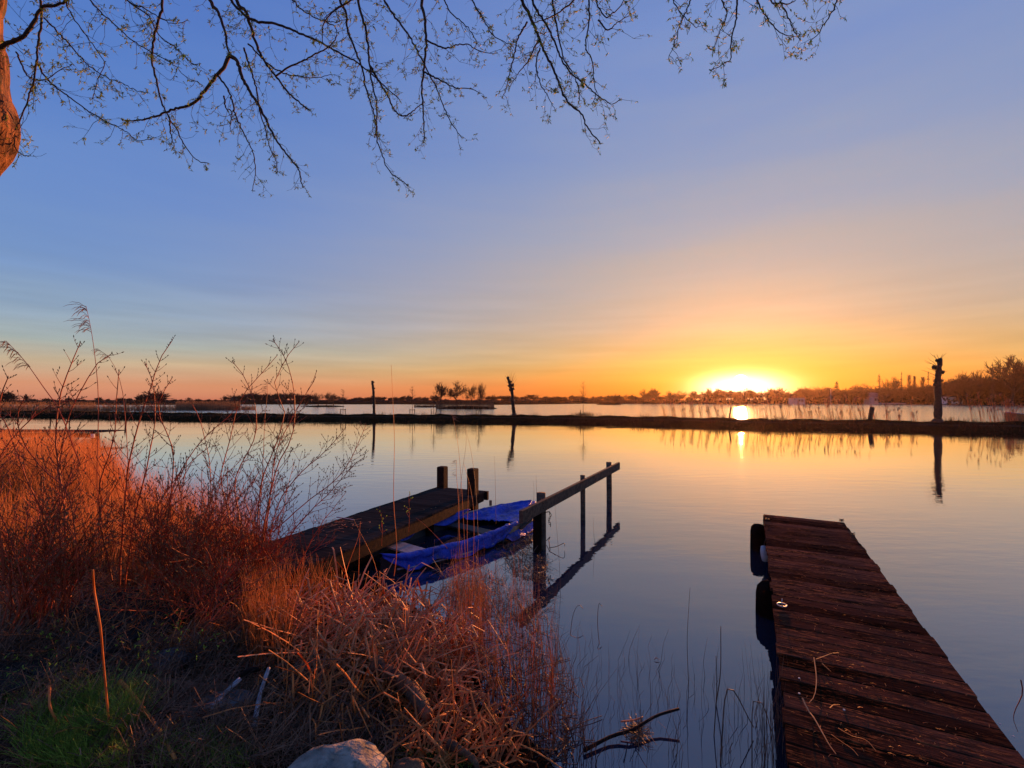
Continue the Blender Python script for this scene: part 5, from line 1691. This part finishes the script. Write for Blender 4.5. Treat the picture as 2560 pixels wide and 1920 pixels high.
wstick([(842, 1293, 0.42), (870, 1297, 0.43), (886, 1300, 0.42)], 0.008, "birch", "pale stick lying on the left dock above the straw heap", name="stick", cat="stick")


# ------------------------------------------------------------------ shrubs
def shrub(name, label, stems, n_auto, base_px, depth, fan, height, seed):
    """stems: traced [(px,py)...], each from the ground up; more are grown around them"""
    r_ = np.random.default_rng(seed)
    base = W(base_px[0], base_px[1], 0.3); base[1] = depth
    SP, SR, TP, TR, BP, BR = [], [], [], [], [], []

    def bud(p, d, s_=1.0):
        BP.append([p - d * 0.004, p + d * 0.003, p + d * 0.010, p + d * 0.016]); BR.append(np.array([0.0012, 0.0036, 0.003, 0.0005]) * s_)

    def side(p, d, L, lev, rad):
        # opposite slender shoots curving up
        ax = np.cross(d, r_.normal(0, 1, 3)); ax /= np.linalg.norm(ax)
        for sg in (-1, 1):
            if r_.uniform() < 0.25: continue
            q = d * 0.72 + ax * sg * r_.uniform(0.5, 0.85)
            q[1] *= 0.7
            q /= np.linalg.norm(q)
            l_ = L * r_.uniform(0.6, 1.2)
            pts = [p]
            for i in range(3):
                pts.append(pts[-1] + q * l_ / 3)
                q = q + np.array([0, 0, 0.16]) + r_.normal(0, 0.09, 3); q /= np.linalg.norm(q)
            TP.append(pts); TR.append(np.array([1, 0.85, 0.65, 0.45]) * rad)
            bud(pts[-1], q)
            for i in (1, 2):
                if r_.uniform() < 0.7: bud(pts[i], np.array([sg * 0.6, 0, 0.8]), 0.8)
            if lev < 2 and l_ > 0.12:
                side(pts[1] if r_.uniform() < .5 else pts[2], q, l_ * 0.5, lev + 1, rad * 0.7)

    def stem(P, r0, r1, t0=0.25, gap=0.10, L0=0.30):
        P = smooth_path(P, 16)
        P = P + np.cumsum(r_.normal(0, 0.0035, P.shape), axis=0)
        SP.append(P); SR.append(np.linspace(r0 * 1.0, r1 * 1.2, 16))
        seg_ = np.linalg.norm(np.diff(P, axis=0), axis=1); tot = seg_.sum()
        d_ = 0.0
        cum = np.r_[0, np.cumsum(seg_)]
        s_ = tot * t0
        while s_ < tot:
            i = int(np.searchsorted(cum, s_)) - 1; i = max(0, min(i, 14))
            p = P[i] + (P[i + 1] - P[i]) * ((s_ - cum[i]) / max(seg_[i], 1e-6))
            d = P[i + 1] - P[i]; d /= np.linalg.norm(d)
            f_ = s_ / tot
            side(p, d, L0 * (1.15 - f_) + 0.03, 0, 0.0029 * (1.2 - 0.5 * f_))
            s_ += gap * r_.uniform(0.6, 1.3)
        bud(P[-1], np.array([0, 0, 1.0]), 1.2)
    for pts, Yb, Yt, r0 in stems:
        n_ = len(pts)
        P = [D(p[0], p[1], Yb + (Yt - Yb) * i / (n_ - 1)) for i, p in enumerate(pts)]
        stem(P, r0, 0.0022)
    for i in range(n_auto):
        a = r_.uniform(-1, 1)
        b = base + [r_.normal(0, 0.10), r_.normal(0, 0.12), 0]
        b[2] = max(float(bank_z(b[0], b[1])), 0) - 0.02
        H = height * r_.uniform(0.55, 1.0) * (1 - 0.35 * abs(a))
        tip = b + [a * fan * H * 0.9, r_.normal(0, 0.25), H]
        mid = b + [a * fan * H * 0.33, r_.normal(0, 0.05), H * 0.5]
        stem([b, mid, tip], r_.uniform(0.0035, 0.0065), 0.0018)
    loc = base.copy(); loc[2] = max(float(bank_z(base[0], base[1])), 0)
    rt = root(name, loc, label, "shrub")
    for P, R in zip(SP, SR):
        part("stem", *tubes(P[None], R[None], 5), M["twig"], rt, smooth=True)
    part("twigs", *tubes(np.array(TP), np.array(TR), 3), M["twig"], rt, kind="stuff")
    part("buds", *tubes(np.array(BP), np.array(BR), 4), M["bud"], rt, kind="stuff")


shrub("bare_shrub", "bare red stemmed shrub right of the reed bed, tallest tips left of the island", [
    ([(640, 1420), (650, 1230), (690, 1110), (715, 1020), (690, 960), (730, 880), (755, 848)], 4.1, 4.1, 0.007),
    ([(650, 1420), (665, 1290), (695, 1160), (730, 1090), (735, 1000), (722, 930), (700, 880), (680, 855)], 4.0, 4.0, 0.007),
    ([(600, 1400), (575, 1290), (555, 1195), (575, 1100), (600, 1000), (650, 940), (690, 890)], 4.2, 4.3, 0.006),
    ([(620, 1400), (600, 1290), (590, 1195), (640, 1090), (640, 1010), (610, 940), (583, 903)], 4.1, 4.0, 0.006),
    ([(650, 1400), (680, 1250), (700, 1130), (760, 1010), (790, 960), (800, 930)], 4.1, 4.1, 0.006),
    ([(660, 1400), (700, 1260), (760, 1180), (820, 1130), (875, 1068)], 4.1, 4.2, 0.006),
    ([(680, 1390), (760, 1290), (830, 1220), (880, 1160), (905, 1140)], 4.2, 4.3, 0.0055),
    ([(680, 1330), (760, 1260), (850, 1190), (900, 1100), (915, 1062)], 4.3, 4.6, 0.0055),
    ([(560, 1420), (530, 1300), (520, 1150), (500, 1060), (480, 1010)], 4.1, 4.1, 0.005),
], 34, (610, 1480), 4.1, 0.7, 1.25, 5)
shrub("bare_shrub", "bare red stemmed shrub in the middle of the left bank with branching spiky tips", [
    ([(300, 1480), (315, 1200), (345, 1060), (375, 960), (400, 890), (426, 848)], 3.7, 3.7, 0.009),
    ([(310, 1480), (335, 1290), (370, 1140), (385, 1040), (380, 960), (362, 905)], 3.7, 3.8, 0.007),
    ([(420, 1500), (415, 1380), (430, 1230), (432, 1120), (395, 1020), (430, 940), (445, 985)][:6], 3.8, 3.8, 0.007),
    ([(350, 1500), (400, 1330), (440, 1200), (500, 1110), (560, 1060), (600, 1020)], 3.8, 3.9, 0.006),
    ([(280, 1450), (250, 1300), (250, 1200), (280, 1100), (285, 1000), (290, 930)], 3.6, 3.5, 0.006),
    ([(365, 1540), (372, 1440), (380, 1330), (400, 1240), (470, 1150), (520, 1110)], 3.6, 3.8, 0.005),
], 40, (370, 1560), 3.8, 0.85, 1.35, 15)
shrub("bare_shrub", "bare dark red shrub at the left, beneath the tallest plumed reed", [
    ([(165, 1500), (160, 1300), (140, 1130), (145, 1010), (170, 930), (190, 880), (197, 862)], 3.3, 3.3, 0.009),
    ([(155, 1500), (150, 1300), (155, 1150), (180, 1040), (225, 960), (262, 900), (288, 892)], 3.3, 3.4, 0.006),
    ([(150, 1440), (120, 1300), (70, 1180), (20, 1060), (-10, 1020)], 3.3, 3.2, 0.007),
    ([(200, 1500), (170, 1250), (110, 1180), (60, 1120), (40, 1050), (60, 990)], 3.2, 3.1, 0.005),
    ([(10, 1450), (0, 1250), (5, 1080), (12, 990), (30, 940)], 3.0, 3.0, 0.008),
    ([(60, 1480), (20, 1330), (-20, 1200), (30, 1090), (120, 1010), (210, 990)], 3.1, 3.3, 0.005),
], 38, (150, 1560), 3.3, 0.85, 1.35, 25)
shrub("bare_shrub", "low tangle of thin red shoots between the left shrubs and the dark hollow", [], 26, (480, 1590), 3.4, 1.2, 0.75, 35)

# small yellow young leaves sprouting low over the dark ground
LP, LR = [], []
for (cx, cy, nn) in ((330, 1590, 10), (400, 1610, 8), (480, 1560, 8), (570, 1600, 5), (340, 1655, 7), (480, 1620, 5), (100, 1600, 8), (160, 1640, 8), (60, 1660, 8), (130, 1560, 8), (420, 1540, 10)):
    for q in range(nn):
        c = W(cx + U(-45, 45), cy + U(-25, 25), 0.48)
        for w_ in range(3):
            d = rng.normal(0, 1, 3); d /= np.linalg.norm(d)
            LP.append([c, c + d * 0.008, c + d * 0.018]); LR.append([0.001, 0.0035, 0.0005])
reed_stuff("sprouting_leaves", [(np.array(LP), np.array(LR))], "leaf", "small yellow young leaves dotted over the shaded hollow", "leaves", 4, 0.4)

# ------------------------------------------------------------------ the tree overhead
tree = root("overhanging_tree", [-4.6, 3.6, 0.3], "large tree at the left edge whose budding branches hang over the top of the photo", "tree")
TY = 3.6
tp = [D(-700, 1500, TY), D(-420, 1150, TY), D(-520, 860, TY), D(-320, 560, TY), D(-190, 405, TY), D(-96, 312, TY), D(-118, 232, TY), D(-128, 130, TY), D(-142, 40, TY), D(-120, -150, TY), D(-150, -500, TY)]
k, ns = 190, 90
P = smooth_path(tp, k)
rr = np.interp(np.linspace(0, 1, k), [0, 0.3, 0.5, 0.72, 1.0], [0.42, 0.33, 0.30, 0.315, 0.24])
V, Q = tubes(P[None], rr[None], ns)
nn_ = V.reshape(k, ns, 3)
cen = P[:, None, :]
bark = np.zeros((k, ns))
for i in range(k):
    for j in range(ns):
        a = 2 * math.pi * j / ns
        x_, y_, z_ = math.cos(a), math.sin(a), i * 0.055
        big = mn.noise(Vector((x_ * 1.4, y_ * 1.4, z_ * 0.5)))
        rid = abs(mn.noise(Vector((x_ * 5.5 + big, y_ * 5.5, z_ * 1.1))))
        fin = abs(mn.noise(Vector((x_ * 12, y_ * 12, z_ * 4.0 + 5))))
        bark[i, j] = 1 + 0.08 * big + 0.16 * rid ** 0.7 + 0.07 * fin - 0.06
V = (cen + (nn_ - cen) * bark[:, :, None]).reshape(-1, 3)
part("trunk", V, Q, M["bark"], tree, smooth=True)

LIMBX = [-120, 200, 520, 860, 1180, 1500, 1820, 2130]
def limb_y(px): return -150 - 70 * math.sin(px / 330.0) - 30 * math.sin(px / 120.0) + 25 * math.cos(px / 900)
def limb_d(px): return 3.75 + 0.35 * math.sin(px / 400.0) + 0.0002 * px
part("branch", *one_tube([D(x, limb_y(x), limb_d(x)) for x in LIMBX], 0.11, 0.02, 40, 10, bumpy=0.04), M["branch"], tree, smooth=True)
part("branch", *one_tube([D(-110, 20, TY), D(-20, -120, 3.6), D(200, -250, 3.5), D(600, -330, 3.6), D(1100, -330, 3.9), D(1500, -260, 4.1)], 0.09, 0.02, 40, 10, bumpy=0.04), M["branch"], tree, smooth=True)

BRL = [  # traced branches: start radius px, points
    (9, [(-90, 160), (18, 110), (60, 90), (85, 55), (105, 20), (140, 12), (168, -2), (230, -70)]),
    (4.5, [(85, -90), (95, -30), (100, 0), (105, 40), (97, 100), (92, 150), (85, 200), (70, 250), (50, 300), (35, 340), (45, 380), (72, 392)]),
    (3.2, [(92, 150), (105, 180), (130, 210), (170, 240), (210, 270), (260, 300), (310, 325), (345, 350), (380, 348)]),
    (3.0, [(110, 45), (150, 85), (190, 130), (230, 170), (270, 195), (310, 210), (340, 225), (365, 232)]),
    (2.6, [(150, -60), (170, 20), (215, 90), (245, 130), (260, 160), (245, 200), (230, 250)]),
    (3.0, [(190, -70), (225, 0), (280, 55), (330, 100), (380, 130), (430, 160), (470, 195), (500, 208)]),
    (5.0, [(390, -130), (405, 0), (400, 40), (385, 95), (380, 150), (388, 190), (400, 240), (415, 280), (440, 320), (460, 360), (490, 398), (520, 408)]),
    (3.0, [(425, 300), (428, 340), (436, 365), (430, 372)]),
    (9.0, [(470, -130), (525, 0), (545, 30), (560, 70), (568, 115), (573, 138)]),
    (6.5, [(573, 138), (562, 165), (540, 190), (510, 230), (480, 260), (430, 275), (390, 290), (350, 300), (305, 300)]),
    (6.5, [(573, 138), (592, 152), (605, 190), (620, 220), (650, 270), (670, 310), (690, 350), (720, 390), (745, 420), (750, 440), (757, 470)]),
    (8.0, [(540, -140), (590, 0), (615, 30), (630, 80), (645, 120), (665, 160), (690, 190), (720, 230), (750, 258), (772, 275)]),
    (5.0, [(560, -20), (620, 45), (690, 60), (740, 80), (790, 100), (830, 122), (890, 155), (935, 190), (960, 215), (1000, 250)]),
    (3.5, [(545, 190), (565, 215), (580, 250), (590, 290), (605, 325), (625, 365), (636, 395), (638, 440), (630, 476)]),
    (3.5, [(610, 120), (640, 220), (650, 280), (665, 330), (675, 370), (690, 400), (690, 430)]),
    (3.0, [(560, 240), (566, 270), (580, 280), (575, 320), (577, 330)]),
    (3.2, [(690, 190), (720, 170), (760, 150), (830, 110), (840, 70), (810, 50), (830, 30), (865, 5)]),
    (3.0, [(620, 110), (660, 150), (700, 180), (750, 190), (790, 195), (830, 185)]),
    (3.0, [(700, -60), (740, 10), (790, 45), (840, 55), (870, 45)]),
    (4.5, [(1010, -130), (905, -20), (870, 5), (840, 25), (810, 55), (805, 100), (815, 115)]),
    (5.0, [(830, -120), (850, 0), (865, 30), (870, 80), (890, 130), (905, 170), (915, 220), (930, 270), (940, 310), (943, 350), (957, 390), (972, 425), (1000, 450), (1020, 463)]),
    (6.0, [(870, -130), (895, 0), (905, 40), (915, 80), (921, 130), (927, 190), (938, 240), (943, 290), (938, 345)]),
    (4.5, [(925, 165), (945, 200), (970, 240), (985, 275), (1010, 290), (1030, 280), (1060, 255)]),
    (7.0, [(1050, -130), (1055, 0), (1062, 50), (1065, 100), (1062, 150), (1055, 210), (1057, 260), (1060, 310), (1060, 350)]),
    (4.5, [(900, -100), (960, 0), (990, 45), (1025, 95), (1050, 140), (1075, 190), (1100, 240), (1115, 280), (1130, 310), (1155, 345)]),
    (3.2, [(1062, 98), (1110, 120), (1160, 110), (1205, 130), (1235, 135)]),
    (3.2, [(1060, 180), (1100, 200), (1140, 220), (1180, 222), (1200, 235)]),
    (3.2, [(1060, -90), (1110, 0), (1125, 30), (1160, 60), (1190, 100), (1180, 130)]),
    (3.2, [(1130, -90), (1180, 0), (1210, 50), (1230, 85), (1260, 105), (1305, 118)]),
    (6.5, [(1250, -130), (1305, 0), (1325, 40), (1340, 75), (1355, 115), (1375, 155), (1395, 200), (1410, 240), (1430, 265), (1455, 285), (1470, 320), (1490, 345), (1502, 362)]),
    (5.0, [(1290, -130), (1330, 0), (1345, 30), (1365, 60), (1385, 100), (1400, 140), (1425, 180), (1455, 205), (1490, 235), (1530, 260), (1550, 248)]),
    (4.5, [(1360, -130), (1380, 0), (1390, 60), (1400, 110), (1410, 150), (1440, 200), (1450, 250)]),
    (4.0, [(1480, -60), (1440, -5), (1390, 35), (1335, 58)]),
    (4.0, [(1470, -130), (1472, 0), (1472, 60), (1465, 120), (1480, 150), (1485, 200), (1490, 240), (1480, 260)]),
    (3.5, [(1318, 55), (1297, 90), (1287, 130), (1275, 180), (1265, 220), (1255, 246)]),
    (3.0, [(1345, 100), (1322, 150), (1295, 185), (1275, 215)]),
    (3.0, [(1350, 120), (1340, 160), (1352, 210), (1370, 240), (1388, 275)]),
    (3.5, [(1470, -110), (1490, 0), (1512, 40), (1530, 35), (1560, 0), (1570, -60)]),
    (3.0, [(1495, 50), (1520, 75), (1545, 55), (1580, 35)]),
    (3.2, [(1640, -120), (1683, 0), (1705, 35), (1730, 60), (1740, 70), (1752, 56)]),
    (3.6, [(1770, -110), (1728, 0), (1710, 40), (1695, 70), (1695, 85), (1685, 110), (1672, 145)]),
    (4.4, [(1840, -120), (1842, 0), (1840, 50), (1830, 90), (1827, 130), (1828, 148), (1810, 160), (1778, 175)]),
    (3.4, [(1790, -110), (1805, 0), (1817, 38), (1800, 80), (1781, 132)]),
    (4.2, [(1850, -130), (1892, 0), (1915, 40), (1935, 65), (1955, 85), (1985, 92)]),
    (4.2, [(1940, -130), (1952, 0), (1965, 30), (1978, 60), (1990, 85), (2002, 100)]),
    (4.0, [(2120, -110), (2093, 0), (2080, 30), (2060, 60), (2045, 85), (2020, 110)]),
    (3.2, [(1910, -50), (1930, 3), (1955, 8), (1985, 5), (2010, -40)]),
    (3.4, [(220, -80), (330, 10), (370, 40), (400, 90), (440, 120), (480, 160), (500, 158)]),
    (3.2, [(300, -90), (320, 0), (360, 20), (400, 45), (440, 60), (470, 50)]),
    (3.0, [(40, 130), (70, 190), (110, 200), (150, 175), (180, 160)]),
]
r_ = np.random.default_rng(99)
TP, TR, LP, LR = [], [], [], []


def leaves(p, n_, s_=1.0):
    for _ in range(n_):
        d = r_.normal(0, 1, 3) * [1, 0.7, 0.9] + [0, 0, -0.1]; d /= np.linalg.norm(d)
        L = r_.uniform(0.016, 0.036) * s_
        LP.append([p, p + d * L * 0.5, p + d * L + [0, 0, -0.1 * L]]); LR.append(np.array([0.0012, 0.0046, 0.0006]) * s_)


def twiglet(p, d, L, rad, lev):
    q = d.copy(); pts = [p]
    curl = r_.uniform(-0.1, 0.55)
    n_ = 5
    for i in range(n_ - 1):
        q = q + r_.normal(0, 0.22, 3) * [1, 0.6, 1] + np.array([0, 0, -0.22 if i < 2 else curl]); q /= np.linalg.norm(q)
        pts.append(pts[-1] + q * L / (n_ - 1))
    TP.append(pts); TR.append(rad * 0.8 * np.array([1, 0.9, 0.75, 0.6, 0.4]))
    if r_.uniform() < 0.75: leaves(pts[-1], r_.integers(3, 6))
    for i in range(1, n_ - 1):
        if r_.uniform() < 0.34: leaves(pts[i], r_.integers(2, 4), 0.8)
        if lev < 1 and r_.uniform() < 0.5 or lev < 2 and r_.uniform() < 0.2:
            ax = r_.normal(0, 1, 3) * [1, 0.5, 1]; nd = q * 0.6 + ax * 0.6; nd /= np.linalg.norm(nd)
            twiglet(pts[i], nd, L * r_.uniform(0.3, 0.6), rad * 0.7, lev + 1)


for bi, (rp, pts) in enumerate(BRL):
    dd_ = limb_d(pts[0][0]) if pts[0][1] < -5 else None
    # a branch starting on another keeps near its depth
    Ys = dd_ if dd_ else limb_d(pts[0][0])
    drift = r_.uniform(-0.18, 0.18) if dd_ else 0.0
    n_ = len(pts)
    P = np.array([D(x, y, Ys + drift * i / n_) for i, (x, y) in enumerate(pts)])
    P = smooth_path(P, 6 * n_)
    P[1:] += r_.normal(0, 0.0035, P[1:].shape) * [1, 0.5, 1]
    r0 = rp * 0.70 / F * Ys
    R = np.linspace(r0, 0.0019, len(P))
    R = np.maximum(R, r0 * np.linspace(1, 0.30, len(P)))
    part("branch", *tubes(P[None], R[None], 6), M["branch"], tree, smooth=True)
    cum = np.r_[0, np.cumsum(np.linalg.norm(np.diff(P, axis=0), axis=1))]
    s_ = 0.10
    lim_top = D(0, 0, Ys)[2] + 0.15
    while s_ < cum[-1]:
        i = min(int(np.searchsorted(cum, s_)), len(P) - 2)
        d = P[i + 1] - P[i]; d /= np.linalg.norm(d)
        if P[i][2] < lim_top:
            ax = np.array([r_.choice([-1, 1]), r_.normal(0, 0.35), r_.normal(-0.1, 0.3)])
            nd = d * 0.75 + ax * r_.uniform(0.4, 0.9); nd /= np.linalg.norm(nd)
            f_ = s_ / cum[-1]
            twiglet(P[i], nd, r_.uniform(0.09, 0.40) * (1.15 - 0.65 * f_), 0.0026, 0)
            if r_.uniform() < 0.4: leaves(P[i], 2)
        s_ += r_.uniform(0.05, 0.12)
    leaves(P[-1], 5)
part("twigs", *tubes(np.array(TP), np.array(TR), 3), M["branch"], tree, kind="stuff")
part("young_leaves", *tubes(np.array(LP), np.array(LR), 4, 0.35), M["leaf"], tree, kind="stuff")
# a duck-sized speck: floating leaves on the still water
for (px_, py_, lab) in ((1635, 1650, "tiny orange leaf floating alone on the open water left of the right dock"), (1525, 1358, "tiny dark leaf floating right of the far rail post")):
    c = W(px_, py_, 0.006)
    thing("floating_leaf", *tubes(np.array([[c, c + [0.02, 0.01, 0.012], c + [0.045, -0.005, 0.004]]]), np.array([[0.002, 0.008, 0.001]]), 4, 0.4), M["plume"], lab, "leaf")
